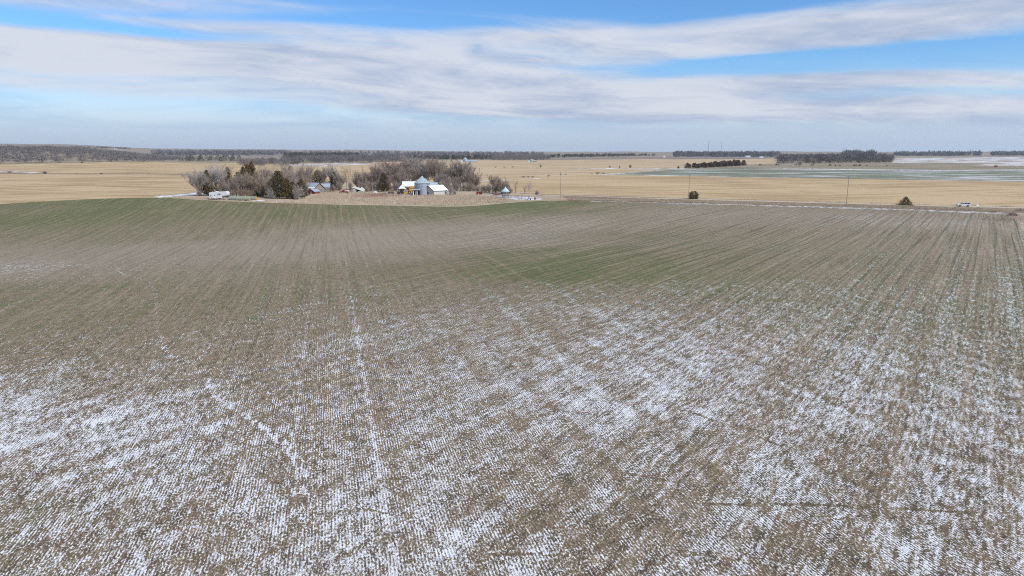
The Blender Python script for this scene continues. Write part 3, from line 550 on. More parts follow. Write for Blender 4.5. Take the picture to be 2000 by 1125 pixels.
# ------------------------------------------------------------------ mesh helpers
class MB:
    """collects simple solids; build() links them as one mesh object"""
    def __init__(self): self.v = []; self.f = []
    def _add(self, vs, fs):
        k = len(self.v); self.v.extend(tuple(map(float, p)) for p in vs); self.f.extend(tuple(i + k for i in f) for f in fs); return self
    def box(self, c, s, rz=0.0, taper=1.0):
        hx, hy, hz = s[0] / 2, s[1] / 2, s[2] / 2; vs = []
        ca, sa = math.cos(rz), math.sin(rz)
        for z in (-hz, hz):
            k = taper if z > 0 else 1.0
            for x, y in ((-hx, -hy), (hx, -hy), (hx, hy), (-hx, hy)):
                x, y = x * k, y * k
                vs.append((c[0] + x * ca - y * sa, c[1] + x * sa + y * ca, c[2] + z))
        return self._add(vs, [(3, 2, 1, 0), (4, 5, 6, 7), (0, 1, 5, 4), (1, 2, 6, 5), (2, 3, 7, 6), (3, 0, 4, 7)])
    def tube(self, pts, rad, n=6, cap=True):
        pts = [Vector(p) for p in pts]; rad = rad if isinstance(rad, (list, tuple)) else [rad] * len(pts)
        vs, fs = [], []
        for i, p in enumerate(pts):
            d = (pts[min(i + 1, len(pts) - 1)] - pts[max(i - 1, 0)]).normalized()
            a = d.orthogonal().normalized() if abs(d.z) < 0.95 else Vector((1, 0, 0)); a = (a - d * a.dot(d)).normalized(); b = d.cross(a)
            for k in range(n):
                q = p + (a * math.cos(2 * math.pi * k / n) + b * math.sin(2 * math.pi * k / n)) * rad[i]; vs.append(q)
        for i in range(len(pts) - 1):
            for k in range(n):
                fs.append((i * n + k, i * n + (k + 1) % n, (i + 1) * n + (k + 1) % n, (i + 1) * n + k))
        if cap: fs.append(tuple(range(n))[::-1]); fs.append(tuple((len(pts) - 1) * n + k for k in range(n)))
        return self._add(vs, fs)
    def lathe(self, prof, n=24, c=(0, 0, 0)):
        vs, fs = [], []
        for r, z in prof:
            for k in range(n): vs.append((c[0] + r * math.cos(2 * math.pi * k / n), c[1] + r * math.sin(2 * math.pi * k / n), c[2] + z))
        for i in range(len(prof) - 1):
            for k in range(n): fs.append((i * n + k, i * n + (k + 1) % n, (i + 1) * n + (k + 1) % n, (i + 1) * n + k))
        return self._add(vs, fs)
    def wheel(self, c, r, w, n=16, axis='y'):
        """a disc with rounded shoulders, axle along axis"""
        prof = [(0, -w / 2), (r * 0.86, -w / 2), (r, -w * 0.3), (r, w * 0.3), (r * 0.86, w / 2), (0, w / 2)]
        vs, fs = [], []
        for q, z in prof:
            for k in range(n):
                a, b = q * math.cos(2 * math.pi * k / n), q * math.sin(2 * math.pi * k / n)
                vs.append((c[0] + a, c[1] + z, c[2] + b) if axis == 'y' else (c[0] + z, c[1] + a, c[2] + b))
        for i in range(len(prof) - 1):
            for k in range(n): fs.append((i * n + k, i * n + (k + 1) % n, (i + 1) * n + (k + 1) % n, (i + 1) * n + k))
        return self._add(vs, fs)
    def prism(self, prof, y0, y1, inset=0.0):
        """outline in x, z pushed along y"""
        n = len(prof); vs = [(x, y0, z) for x, z in prof] + [(x, y1, z) for x, z in prof]
        fs = [tuple(range(n)), tuple(range(2 * n - 1, n - 1, -1))] + [(i, i + n, (i + 1) % n + n, (i + 1) % n) for i in range(n)]
        return self._add(vs, fs)
    def slab(self, quad, th):
        """a sheet through four corners, th thick along its normal"""
        q = [Vector(p) for p in quad]; nrm = (q[1] - q[0]).cross(q[3] - q[0]).normalized() * th
        return self._add([*q, *[p + nrm for p in q]], [(3, 2, 1, 0), (4, 5, 6, 7), (0, 1, 5, 4), (1, 2, 6, 5), (2, 3, 7, 6), (3, 0, 4, 7)])
    def tri(self, a, b, c): return self._add([a, b, c], [(0, 1, 2)])
    def mesh(self, name, mat, smooth=False, bevel=0.0):
        me = bpy.data.meshes.new(name); me.from_pydata(self.v, [], self.f)
        bm = bmesh.new(); bm.from_mesh(me); bmesh.ops.recalc_face_normals(bm, faces=bm.faces)
        if bevel: bmesh.ops.bevel(bm, geom=[e for e in bm.edges if len(e.link_faces) == 2 and e.calc_face_angle(0) > 0.5], offset=bevel, segments=2, affect='EDGES', clamp_overlap=True)
        bm.to_mesh(me); bm.free()
        if smooth: me.polygons.foreach_set('use_smooth', [True] * len(me.polygons))
        me.materials.append(mat); return me
    def build(self, name, mat, parent=None, smooth=False, bevel=0.0):
        return link(name, self.mesh(name, mat, smooth, bevel), parent)

def link(name, me, parent=None):
    o = bpy.data.objects.new(name, me); COL.objects.link(o)
    if parent is not None: o.parent = parent
    return o
def thing(name, label, cat, xy, rz=0.0, group=None, dz=0.0):
    o = bpy.data.objects.new(name, None); COL.objects.link(o)
    o.empty_display_size = 0.5
    o.location = (xy[0], xy[1], ground_z(xy[0], xy[1]) + dz); o.rotation_euler = (0, 0, rz)
    return tagged(o, label, cat, group)
def raw_mesh(name, V, Fs, mat, tone=None):
    """from numpy arrays: triangles only"""
    me = bpy.data.meshes.new(name)
    n, k = len(V), len(Fs)
    me.vertices.add(n); me.vertices.foreach_set('co', np.asarray(V, np.float32).ravel())
    me.loops.add(3 * k); me.loops.foreach_set('vertex_index', np.asarray(Fs, np.int32).ravel())
    me.polygons.add(k); me.polygons.foreach_set('loop_start', np.arange(0, 3 * k, 3, dtype=np.int32))
    me.update(calc_edges=True)
    if tone is not None:
        at = me.attributes.new('tone', 'FLOAT', 'POINT'); at.data.foreach_set('value', np.asarray(tone, np.float32))
    me.materials.append(mat); return me

# ------------------------------------------------------------------ vegetation materials
def leaf_material(name, c0, c1, c2, rough=0.85):
    m, t, b = new_mat(name, rough, 0.1)
    oi = t.node('ShaderNodeObjectInfo')
    tone = t.attr('tone')
    c = t.mix(tone, c0, c1)
    c = t.mix(t.mul(t.smooth(oi.outputs['Random'], 0.25, 1.0), 0.65), c, c2)
    t.l.new(c, b.inputs['Base Color']); return m
M['twig'] = leaf_material('bare_twigs', (0.225, 0.180, 0.148), (0.46, 0.385, 0.325), (0.385, 0.29, 0.22))
M['twig_grey'] = leaf_material('pale_bare_twigs', (0.27, 0.24, 0.22), (0.50, 0.455, 0.42), (0.40, 0.345, 0.30))
M['far_twig'] = leaf_material('far_wood_twigs', (0.082, 0.075, 0.078), (0.265, 0.245, 0.24), (0.20, 0.18, 0.172))
M['bark'] = flat('bark', (0.17, 0.14, 0.115), 0.9, 0.05, vary=0.35, scale=3)
M['bark_pale'] = flat('pale_bark', (0.40, 0.355, 0.30), 0.9, 0.05, vary=0.3, scale=3)
M['cedar'] = leaf_material('cedar_foliage', (0.070, 0.064, 0.032), (0.215, 0.180, 0.088), (0.175, 0.130, 0.062))
M['cedar_bronze'] = leaf_material('bronze_cedar_foliage', (0.090, 0.070, 0.034), (0.290, 0.215, 0.105), (0.24, 0.165, 0.075))
M['pine'] = leaf_material('far_conifer_foliage', (0.040, 0.042, 0.028), (0.110, 0.104, 0.064), (0.115, 0.092, 0.055))
M['windbreak'] = leaf_material('windbreak_foliage', (0.10, 0.076, 0.052), (0.27, 0.205, 0.135), (0.23, 0.165, 0.105))
M['juniper'] = leaf_material('juniper_foliage', (0.085, 0.066, 0.032), (0.34, 0.265, 0.13), (0.26, 0.19, 0.09))
M['weeds'] = leaf_material('dry_weeds', (0.40, 0.315, 0.235), (0.66, 0.545, 0.42), (0.50, 0.40, 0.30))
M['redbrush'] = leaf_material('reddish_brush', (0.28, 0.18, 0.145), (0.46, 0.34, 0.28), (0.38, 0.25, 0.20))

# ------------------------------------------------------------------ trees
def spikes(P, D, L, Wd, rng):
    """one slender triangle per twig: root P, direction D, length L, root width Wd"""
    n = len(P)
    side = np.cross(D, rng.normal(size=(n, 3))); side /= np.linalg.norm(side, axis=1, keepdims=True) + 1e-9
    V = np.empty((n, 3, 3)); V[:, 0] = P - side * Wd[:, None] / 2; V[:, 1] = P + side * Wd[:, None] / 2; V[:, 2] = P + D * L[:, None]
    return V.reshape(-1, 3), np.arange(3 * n).reshape(-1, 3)

def bare_tree_meshes(seed, H, Wd, n_twig=4600, twig=1.5, tw=0.085, mat='twig', bark='bark', fork=0.28, nlimb=6, narrow=1.0):
    rng = np.random.default_rng(seed)
    mb = MB(); base_r = 0.022 * H + 0.05
    top = Vector((rng.normal() * 0.3, rng.normal() * 0.3, H * fork))
    mb.tube([(0, 0, -0.4), (0, 0, 0.3), (top.x * 0.5, top.y * 0.5, H * fork * 0.55), top], [base_r * 1.3, base_r, base_r * 0.85, base_r * 0.7], 7)
    tips = []
    def grow(p, d, length, r, level):
        pts = [p]; q = Vector(p); dd = Vector(d)
        n = 4 if level < 2 else 3
        for i in range(n):
            dd = (dd + Vector(rng.normal(size=3)) * 0.17 + Vector((0, 0, 0.10))).normalized()
            q = q + dd * length / n; pts.append(q.copy())
        mb.tube(pts, [r * (1 - 0.72 * i / n) for i in range(n + 1)], 5 if level < 2 else 3, cap=False)
        tips.extend((pts[i], (pts[i] - pts[i - 1]).normalized(), level) for i in range(1, n + 1))
        if level < 3:
            kids = (4, 4, 3)[level]
            for k in range(kids):
                i = 1 + int(rng.integers(0, n)); a = rng.uniform(0, 6.28)
                side = Vector((math.cos(a), math.sin(a), rng.uniform(-0.1, 0.7)))
                grow(pts[i], (dd * 0.55 + side * 0.8).normalized(), length * rng.uniform(0.48, 0.72), r * 0.45, level + 1)
    for k in range(nlimb):
        a = 2 * math.pi * (k + rng.uniform(-0.3, 0.3)) / nlimb; up = rng.uniform(0.75, 1.5) * (1.0 if k % 3 else 1.7)
        out = Wd / H * 1.25
        d = Vector((math.cos(a) * out, math.sin(a) * out, up)).normalized()
        grow(top * (1 - 0.10 * (k % 3)), d, H * rng.uniform(0.40, 0.56), base_r * 0.55, 1)
    tp = np.array([t[0] for t in tips if t[2] >= 1]); td = np.array([t[1] for t in tips if t[2] >= 1])
    # shape the crown to its width and height
    hi = np.percentile(tp[:, 2], 99) + twig * 0.4; sx = (Wd / 2) / (np.percentile(np.hypot(tp[:, 0], tp[:, 1]), 96) + twig * 0.35)
    sz = H / hi
    i = rng.integers(0, len(tp), n_twig)
    P = tp[i] + rng.normal(size=(n_twig, 3)) * 0.30
    outw = P * np.array([1, 1, 0.25]); outw /= np.linalg.norm(outw, axis=1, keepdims=True) + 1e-6
    D = td[i] * 0.5 + outw * 0.45 + rng.normal(size=(n_twig, 3)) * 0.55 + np.array([0, 0, 0.35])
    D /= np.linalg.norm(D, axis=1, keepdims=True)
    L = twig * rng.uniform(0.5, 1.25, n_twig); V, Fs = spikes(P, D, L, tw * rng.uniform(0.6, 1.4, n_twig), rng)
    S = np.array([sx, sx, sz]); V = V * S
    V[:, 2] = np.maximum(V[:, 2], 0.05)
    tone = np.repeat(rng.uniform(0, 1, n_twig), 3)
    crown = raw_mesh('crown', V, Fs, M[mat], tone)
    mb.v = [(x * sx, y * sx, z * sz) for x, y, z in mb.v]
    trunk = mb.mesh('trunk', M[bark])
    return trunk, crown

def conifer_meshes(seed, H, Wd, n=1700, mat='cedar', ragged=0.25, skirt=0.06, power=0.85, tuft=0.55, blunt=0.0):
    rng = np.random.default_rng(seed)
    h = rng.uniform(skirt, 1.0, n * 3); keep = rng.uniform(0, 1, n * 3) < (1 - h) ** power + 0.05 + blunt * 0.3; h = h[keep][:n]; n = len(h)
    a = rng.uniform(0, 2 * math.pi, n)
    # boughs: the outline swells and shrinks around and along the stem
    lob = 1 + ragged * (np.sin(a * 3 + h * 19 + seed) * 0.5 + np.sin(a * 5 - h * 31 + seed * 2) * 0.5 + rng.normal(size=n) * 0.35)
    prof = np.clip((1 - h) ** power, 0.02, 1) * np.clip((h - skirt + 0.05) / 0.12, 0.35, 1)
    if blunt: prof = np.sqrt(np.clip(1 - (np.abs(h - 0.42) / 0.62) ** 2.2, 0.03, 1))
    rr = (Wd / 2) * prof * lob * np.sqrt(rng.uniform(0.22, 1.0, n))
    P = np.column_stack([rr * np.cos(a), rr * np.sin(a), h * H])
    Vs, Fsl, tone = [], [], []
    k = 0
    for j in range(3):
        D = np.column_stack([np.cos(a), np.sin(a), np.full(n, 0.45)]) + rng.normal(size=(n, 3)) * 0.6
        D /= np.linalg.norm(D, axis=1, keepdims=True)
        V, Fs = spikes(P + rng.normal(size=(n, 3)) * 0.08, D, tuft * rng.uniform(0.6, 1.5, n), tuft * 0.42 * rng.uniform(0.6, 1.3, n), rng)
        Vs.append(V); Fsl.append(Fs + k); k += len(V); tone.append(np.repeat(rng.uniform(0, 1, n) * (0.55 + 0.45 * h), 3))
    crown = raw_mesh('crown', np.vstack(Vs), np.vstack(Fsl), M[mat], np.concatenate(tone))
    mb = MB(); mb.tube([(0, 0, -0.3), (0, 0, H * 0.5), (0, 0, H * 0.96)], [0.02 * H + 0.05, 0.012 * H + 0.03, 0.015], 6)
    return mb.mesh('trunk', M['bark']), crown

def plant(name, label, cat, spot, meshes, size, group=None, rz=None, wide=1.0, rnd=random.Random(9)):
    """a thing with a trunk and a crown that share their mesh data with their kin"""
    x, y, h = spot
    o = thing(name, label, cat, (x, y), rnd.uniform(0, 6.28) if rz is None else rz, group)
    s = h / size; o.scale = (s * wide, s * wide, s)
    link('trunk', meshes[0], o); link('crown', meshes[1], o)
    return o

BARE = [bare_tree_meshes(11, 14, 11), bare_tree_meshes(12, 14, 9.5, mat='twig_grey', bark='bark_pale', fork=0.3), bare_tree_meshes(13, 14, 12, n_twig=5200),
        bare_tree_meshes(14, 14, 8.5, nlimb=5, fork=0.34), bare_tree_meshes(15, 14, 12.5, mat='twig_grey', n_twig=5200)]
ROUND = [bare_tree_meshes(21, 10, 10, n_twig=6000, twig=1.1, tw=0.075, fork=0.12, nlimb=9, mat='twig_grey'), bare_tree_meshes(22, 10, 9, n_twig=5600, twig=1.1, tw=0.075, fork=0.12, nlimb=8),
         bare_tree_meshes(23, 10, 11, n_twig=6000, twig=1.1, tw=0.075, fork=0.10, nlimb=9)]
SPARSE = [bare_tree_meshes(31, 12, 7, n_twig=900, twig=1.2, tw=0.06, bark='bark_pale', mat='twig_grey', nlimb=5), bare_tree_meshes(32, 12, 6, n_twig=800, twig=1.1, tw=0.06, nlimb=4)]
SHRUB = [bare_tree_meshes(41, 4, 5, n_twig=1500, twig=0.8, tw=0.06, fork=0.04, nlimb=9), bare_tree_meshes(42, 4, 4, n_twig=1400, twig=0.8, tw=0.06, fork=0.04, nlimb=8, mat='twig_grey')]
CEDAR = [conifer_meshes(51, 11, 6.0, power=0.6, ragged=0.5), conifer_meshes(52, 11, 4.6, power=0.55, ragged=0.6, mat='cedar_bronze'), conifer_meshes(53, 11, 7.0, power=0.5, ragged=0.6), conifer_meshes(54, 11, 5.4, power=0.5, ragged=0.75, mat='cedar_bronze')]
BUSHY = [conifer_meshes(61, 4, 4.2, n=1100, tuft=0.38, blunt=1.0, ragged=0.26, skirt=0.02, mat='cedar'), conifer_meshes(62, 4, 6.2, n=900, tuft=0.4, ragged=0.5, power=0.8, skirt=0.02, mat='juniper')]
DOT = [conifer_meshes(71, 4, 4, n=160, tuft=0.8, mat='pine', power=0.6, skirt=0.0), conifer_meshes(72, 4, 5, n=160, tuft=0.8, mat='pine', blunt=1.0, skirt=0.0)]
FARPINE = [conifer_meshes(81, 10, 6, n=420, tuft=1.1, mat='windbreak', power=0.5, ragged=0.5), conifer_meshes(82, 10, 5.4, n=420, tuft=1.1, mat='windbreak', power=0.6, ragged=0.5)]

G1 = 'trees of the grove left of the farmhouse'
# the grove on the left: name, spot and height, kind, model height, label
for spot, kit, size, label, wide in [
    ((-138.4, 306.2, 11.1), ROUND[0], 10, 'round grey bare tree at the far left end of the farm grove', 1.0),
    ((-133.4, 313.2, 12.1), ROUND[0], 10, 'pale grey bare tree right behind the white camping trailer', 1.0),
    ((-174.4, 400.8, 18.2), SPARSE[0], 12, 'tall thin pale tree rising above the left end of the grove', 1.2),
    ((-162.6, 394.7, 16.2), SPARSE[1], 12, 'thin leafless tree standing behind the trailer nose', 1.0),
    ((-121.7, 303.6, 9.7), ROUND[2], 10, 'tangled brown bare tree behind the left end of the bale rows', 0.95),
    ((-118.0, 305.2, 10.2), ROUND[1], 10, 'brown bare tree behind the middle of the bale rows', 0.9),
    ((-114.7, 309.1, 11.4), ROUND[2], 10, 'brown bare tree behind the orange bale ends', 0.9),
    ((-117.8, 330.2, 12.6), ROUND[1], 10, 'dense grey brown tree between the cedar clumps of the grove', 0.95),
    ((-126.9, 367.4, 12.7), ROUND[0], 10, 'pale bare tree just left of the big green cedar', 0.8),
    ((-123.8, 382.5, 14.8), ROUND[1], 10, 'dark bare crown behind the large green cedar', 0.95),
    ((-119.5, 389.0, 15.1), ROUND[2], 10, 'dark bare crown left of the farmhouse roof', 0.85),
    ((-121.7, 300.3, 8.7), ROUND[1], 10, 'low brown tree right of the trailer nose', 0.85),
    ((-110.6, 304.3, 9.3), ROUND[2], 10, 'brown tree right of the shaded low cedar', 0.85),
    ((-105.8, 302.9, 8.8), ROUND[1], 10, 'brown bare tree left of the large green cedar front', 0.8),
    ((-97.9, 309.9, 10.0), ROUND[2], 10, 'brown bare tree behind the rusty cedar', 0.8),
    ((-100.7, 334.9, 9.4), ROUND[1], 10, 'brown bare tree between last cedar and farmhouse', 0.7),
    ((-119.9, 358.9, 13.4), ROUND[2], 10, 'tall brown bare crown above the large green cedar', 0.9),
    ((-120.9, 412.9, 13.3), ROUND[1], 10, 'bare tree rising behind the farmhouse roof', 0.75),
    ((-111.6, 409.9, 12.8), BARE[3], 14, 'bare tree just right of the farmhouse', 0.9),
    ((-111.2, 424.9, 16.2), BARE[1], 14, 'tall pale trunked tree right of the farmhouse', 0.95),
    ((-103.5, 412.9, 11.5), ROUND[2], 10, 'dark bare tree above the red and white pickup', 0.75),
    ((-102.3, 425.0, 14.6), SPARSE[1], 12, 'thin dark leafless tree between farmhouse and big grove', 1.0)]:
    plant('bare_tree', label, 'tree', spot, kit, size, G1, None, wide)
for spot, kit, size, label, wide in [
    ((-135.6, 307.0, 11.2), CEDAR[1], 11, 'narrow bronze cedar left of the trailer between two grey trees', 1.0),
    ((-161.1, 391.6, 13.6), CEDAR[3], 11, 'slanting bronze cedar top above the trailer nose', 0.8),
    ((-139.7, 352.9, 11.1), CEDAR[3], 11, 'low bronze cedar left of the tallest cedars', 1.1),
    ((-142.1, 365.7, 13.9), CEDAR[1], 11, 'brown cedar on the left shoulder of the tallest cedar', 1.0),
    ((-142.9, 374.5, 15.4), CEDAR[3], 11, 'broad bronze cedar beside the tallest cedar of the grove', 1.1),
    ((-139.3, 370.6, 16.5), CEDAR[1], 11, 'tallest bronze cedar in the middle of the grove', 0.95),
    ((-112.7, 307.4, 7.4), CEDAR[2], 11, 'dark shaded cedar low behind the bale ends', 1.4),
    ((-102.0, 301.5, 11.9), CEDAR[2], 11, 'large green cedar at the front of the grove', 1.1),
    ((-98.4, 301.6, 8.9), CEDAR[1], 11, 'rusty cedar next to the large green cedar', 1.2),
    ((-96.3, 302.7, 7.4), CEDAR[0], 11, 'small dark cedar between the rusty cedar and the grove end', 1.2),
    ((-94.1, 307.9, 8.4), CEDAR[2], 11, 'last green cedar of the grove beside the farmhouse', 1.0),
    ((-117.7, 418.9, 11.4), CEDAR[2], 11, 'dark cedar behind the farmhouse chimney', 1.35),
    ((-107.3, 415.9, 10.5), CEDAR[0], 11, 'dark small cedar among bare trees right of the farmhouse', 1.1),
    ((-73.6, 396.0, 10.5), CEDAR[2], 11, 'dark cedar hidden in the big grove above the junk pile', 1.0)]:
    plant('cedar_tree', label, 'cedar', spot, kit, size, G1, None, wide)
for i, spot in enumerate([(-130.0, 311.7, 6.2), (-125.8, 308.3, 5.7), (-120.8, 306.0, 6.1), (-116.6, 308.1, 5.5), (-111.7, 308.4, 6.0), (-111.6, 316.8, 7.2), (-107.8, 313.4, 7.4), (-115.8, 389.1, 7.2), (-121.6, 368.1, 8.9), (-113.3, 360.6, 9.0)]):
    plant('undergrowth_bush', 'leafless undergrowth bush filling the grove below the cedars', 'bush', spot, SHRUB[i % 2], 4, 'undergrowth of the left grove', None, 0.9)
for i, spot in enumerate([(-82.4, 398.7, 6.3), (-77.6, 401.6, 6.8), (-72.2, 399.4, 6.3), (-67.5, 401.7, 6.2), (-39.2, 399.7, 6.3), (-35.5, 397.6, 5.8), (-31.4, 394.4, 6.2), (-27.7, 392.3, 5.7), (-24.2, 391.2, 5.5), (-107.4, 401.2, 5.6), (-100.9, 401.3, 5.3), (-94.9, 403.7, 6.1), (-88.0, 402.6, 5.6)]):
    plant('undergrowth_bush', 'leafless undergrowth bush at the foot of the big grove', 'bush', spot, SHRUB[i % 2], 4, 'undergrowth of the big grove', None, 0.8)
G2 = 'trees of the big bare grove behind the grain bin'
for spot, kit, size, label, wide in [
    ((-93.1, 415.9, 9.9), ROUND[1], 10, 'low round bare tree above the collapsed shed', 0.9),
    ((-86.6, 410.1, 11.9), ROUND[2], 10, 'bare tree at the left end of the big grove', 0.9),
    ((-80.2, 407.3, 14.6), BARE[2], 14, 'wide bare tree above the white tank', 0.95),
    ((-75.3, 410.2, 16.3), BARE[0], 14, 'bare tree above the red auger', 1.0),
    ((-70.6, 413.1, 16.6), BARE[3], 14, 'upright bare tree above the open shelter', 1.1),
    ((-65.4, 419.0, 17.8), BARE[0], 14, 'tall bare tree above the yellow combine', 1.0),
    ((-62.2, 431.2, 19.2), BARE[4], 14, 'tallest bare crown left of the bin roof peak', 1.0),
    ((-55.4, 431.2, 18.6), BARE[1], 14, 'tall pale bare tree straight above the grain bin', 1.1),
    ((-48.6, 425.0, 18.3), BARE[2], 14, 'tall bare tree above the blue roofed shed', 0.95),
    ((-41.7, 419.1, 15.9), BARE[3], 14, 'slim bare tree above the white shed roof', 1.1),
    ((-35.6, 413.2, 17.5), BARE[0], 14, 'tall bare tree right of the white shed', 1.0),
    ((-30.8, 410.4, 17.0), BARE[3], 14, 'pale trunked bare tree near the right end of the grove', 1.15),
    ((-26.5, 404.8, 15.0), BARE[2], 14, 'rounded bare tree before the last tree of the grove', 0.85),
    ((-22.6, 399.3, 12.7), ROUND[2], 10, 'last round bare tree at the right end of the grove', 0.8)]:
    plant('bare_tree', label, 'tree', spot, kit, size, G2, None, wide)
for i, spot in enumerate([(-82.3, 434.3, 15.1), (-77.4, 437.5, 16.3), (-72.2, 444.0, 16.9), (-67.1, 447.4, 18.1), (-61.6, 450.7, 18.1), (-54.9, 450.7, 17.8), (-47.5, 444.0, 16.9), (-40.6, 437.5, 16.3), (-34.3, 431.2, 15.8), (-85.9, 425.0, 12.1), (-69.2, 406.2, 10.2), (-65.0, 408.5, 10.7), (-43.6, 407.5, 11.4), (-38.5, 404.7, 9.7), (-32.3, 402.0, 10.3), (-27.9, 399.8, 8.9)]):
    plant('bare_tree', 'bare tree filling the dense inside of the big grove', 'tree', spot, (BARE + ROUND[1:])[(i * 3) % 7], 14 if (i * 3) % 7 < 5 else 10, 'inner trees of the big grove', None, 1.05)
for spot, kit, size, label, wide in [
    ((-10.6, 373.2, 10.0), BARE[3], 14, 'young bare tree left of the corn crib', 1.0), ((-6.9, 373.2, 8.6), ROUND[1], 10, 'bare tree directly behind the corn crib', 0.8),
    ((-3.3, 370.7, 8.2), ROUND[2], 10, 'small round bare tree behind the corn crib right side', 0.6), ((1.9, 368.1, 7.2), SPARSE[1], 12, 'slim dark sapling right of the corn crib', 1.1),
    ((9.2, 362.9, 7.6), SPARSE[0], 12, 'thin pale sapling behind the road right of the crib', 1.3), ((6.8, 365.5, 4.8), SPARSE[1], 12, 'short thin sapling beside the pale sapling', 1.4),
    ((12.8, 357.2, 2.5), SHRUB[0], 4, 'low leafless shrub at the road right of the saplings', 1.0)]:
    plant('bare_tree', label, 'tree', spot, kit, size, 'young trees along the road by the corn crib', None, wide)
for i, spot in enumerate([(-24.8, 396.6, 4.1), (-21.7, 393.4, 3.9), (-19.2, 391.3, 3.5), (-16.5, 388.1, 4.5), (-14.3, 383.4, 4.7), (-12.2, 379.8, 5.4), (-8.9, 374.7, 5.0), (-5.5, 370.7, 4.6), (-1.4, 368.1, 3.7)]):
    plant('hedge_shrub', 'leafless shrub in the hedge along the far side of the road', 'shrub', spot, SHRUB[i % 2], 4, 'roadside hedge shrubs', None, 0.95)
for spot, kit, label in [((-32.7, 362.8, 4.4), SHRUB[1], 'grey leafless bush at the right corner of the white shed'), ((-29.6, 357.9, 3.0), SHRUB[1], 'small grey bush right of the shed bush'),
                         ((-104.5, 297.1, 4.9), SHRUB[1], 'pale leafless bush at the foot of the grove'), ((-93.6, 298.9, 6.3), SHRUB[1], 'pale leafless bush before the last green cedar'),
                         ((-120.8, 297.4, 3.4), SHRUB[0], 'reddish brown bush between trailer and bales'), ((-138.4, 304.1, 2.9), SHRUB[0], 'brown bush under the leftmost grove tree'), ((-81.8, 387.3, 3.3), SHRUB[0], 'brown brush beside the collapsed shed'),
                         ((-102.6, 395.4, 3.8), SHRUB[0], 'dark brush between farmhouse and red pickup'), ((-38.9, 396.5, 5.2), SHRUB[0], 'brown brush behind the white shed roof'), ((-118.9, 301.0, 4.3), SHRUB[0], 'brown bush behind the bale row start'), ((-115.0, 302.6, 3.9), SHRUB[0], 'brown bush behind the bale row end')]:
    plant('bush', label, 'bush', spot, kit, 4, 'bushes around the farmyard', None, 1.0)
# single shrubs along the road
plant('juniper_bush', 'round dark juniper bush beside the road utility pole', 'juniper', (86.1, 326.2, 3.9), BUSHY[0], 4, None, 0.4, 1.05)
plant('juniper_bush', 'ragged pyramid juniper by the road left of the white car', 'juniper', (165.7, 289.0, 3.8), BUSHY[1], 4, None, 1.0, 0.98)
# the conifer windbreak on the far field
for i in range(46):
    f = i / 45
    ax, ay = (258.5, 1002.4); bx, by = (393.6, 1195.2)
    x, y = ax + (bx - ax) * f + (i % 3) * 7 - 7, ay + (by - ay) * f + (i % 2) * 14
    plant('windbreak_conifer', ['dark conifer in the windbreak row on the far field', 'leftmost conifer of the windbreak row on the far field', 'rightmost conifer of the windbreak row on the far field'][1 if i == 0 else 2 if i == 45 else 0], 'conifer', (x, y, 5.2 + 3.2 * f + (i * 37 % 7) * 0.33), FARPINE[i % 2], 10, 'conifers of the far windbreak', None, 1.15 + 0.12 * (i * 13 % 5))
plant('bare_tree', 'grey leafless tree at the left foot of the windbreak row', 'tree', (249.8, 997.4, 4.9), ROUND[0], 10, None, None, 0.9)
plant('conifer', 'single dark conifer just left of the windbreak row', 'conifer', (238.1, 991.6, 3.2), DOT[0], 4)
plant('conifer', 'lone dark conifer on the right horizon', 'conifer', (2518.4, 4435.8, 16.0), DOT[0], 4, None, None, 1.0)
for k, (px_spot, lab) in enumerate([((409.3, 987.2, 15.1), 'left one of two gnarled bare cottonwoods before the far woods'), ((428.8, 988.5, 15.8), 'right one of two gnarled bare cottonwoods before the far woods')]):
    plant('cottonwood', lab, 'tree', px_spot, (BARE[1], BARE[3])[k], 14, 'cottonwoods before the far woods', None, 1.15)
for i, s in enumerate([(413.6, 1225.8, 2.3), (433.8, 1214.0, 2.3), (437.2, 1213.5, 1.6), (460.6, 1209.2, 2.5), (464.8, 1208.4, 1.9), (490.6, 1199.4, 2.4), (510.7, 1184.4, 1.9), (534.6, 1165.8, 2.5), (537.6, 1152.0, 2.0), (542.5, 1147.8, 1.8),
                       (567.1, 1149.7, 2.1), (570.2, 1149.1, 1.9), (577.1, 1151.0, 2.7), (585.0, 1143.1, 1.5), (611.9, 1131.9, 1.6)]):
    plant('pasture_shrub', 'small dark evergreen shrub scattered over the far pasture', 'shrub', s, DOT[i % 2], 4, 'evergreen shrubs on the far pasture', None, 1.25)
for s, lab in [((162.8, 953.7, 6.0), 'small round bare tree alone on the far stubble'), ((134.1, 950.3, 4.4), 'ragged bare bush left of the lone far tree'), ((147.1, 947.6, 3.9), 'thin bush between the two far bare trees'),
               ((40.1, 969.7, 4.9), 'bare bush on the fence line of the far stubble'), ((82.1, 710.9, 1.7), 'grey bush at the tip of the grey green field')]:
    plant('bare_bush', lab, 'bush', s, ROUND[1], 10, 'lone bushes on the far stubble', None, 0.8)
for s, lab, w in [((-497.6, 737.3, 3.0), 'largest dark bush on the left fence line', 2.0), ((-561.5, 774.4, 2.0), 'bush at the left end of the fence line', 2.6), ((-457.3, 726.0, 1.2), 'low bush right of the largest fence bush', 2.6),
                  ((-428.9, 721.6, 1.6), 'dark bush in the middle of the left fence line', 2.0), ((-398.5, 716.9, 1.3), 'small bush on the left fence line near the green strip', 1.6), ((-374.8, 714.2, 1.4), 'last small bush on the left fence line', 1.5)]:
    plant('fence_bush', lab, 'bush', s, SHRUB[0], 4, 'bushes on the left fence line', None, w)
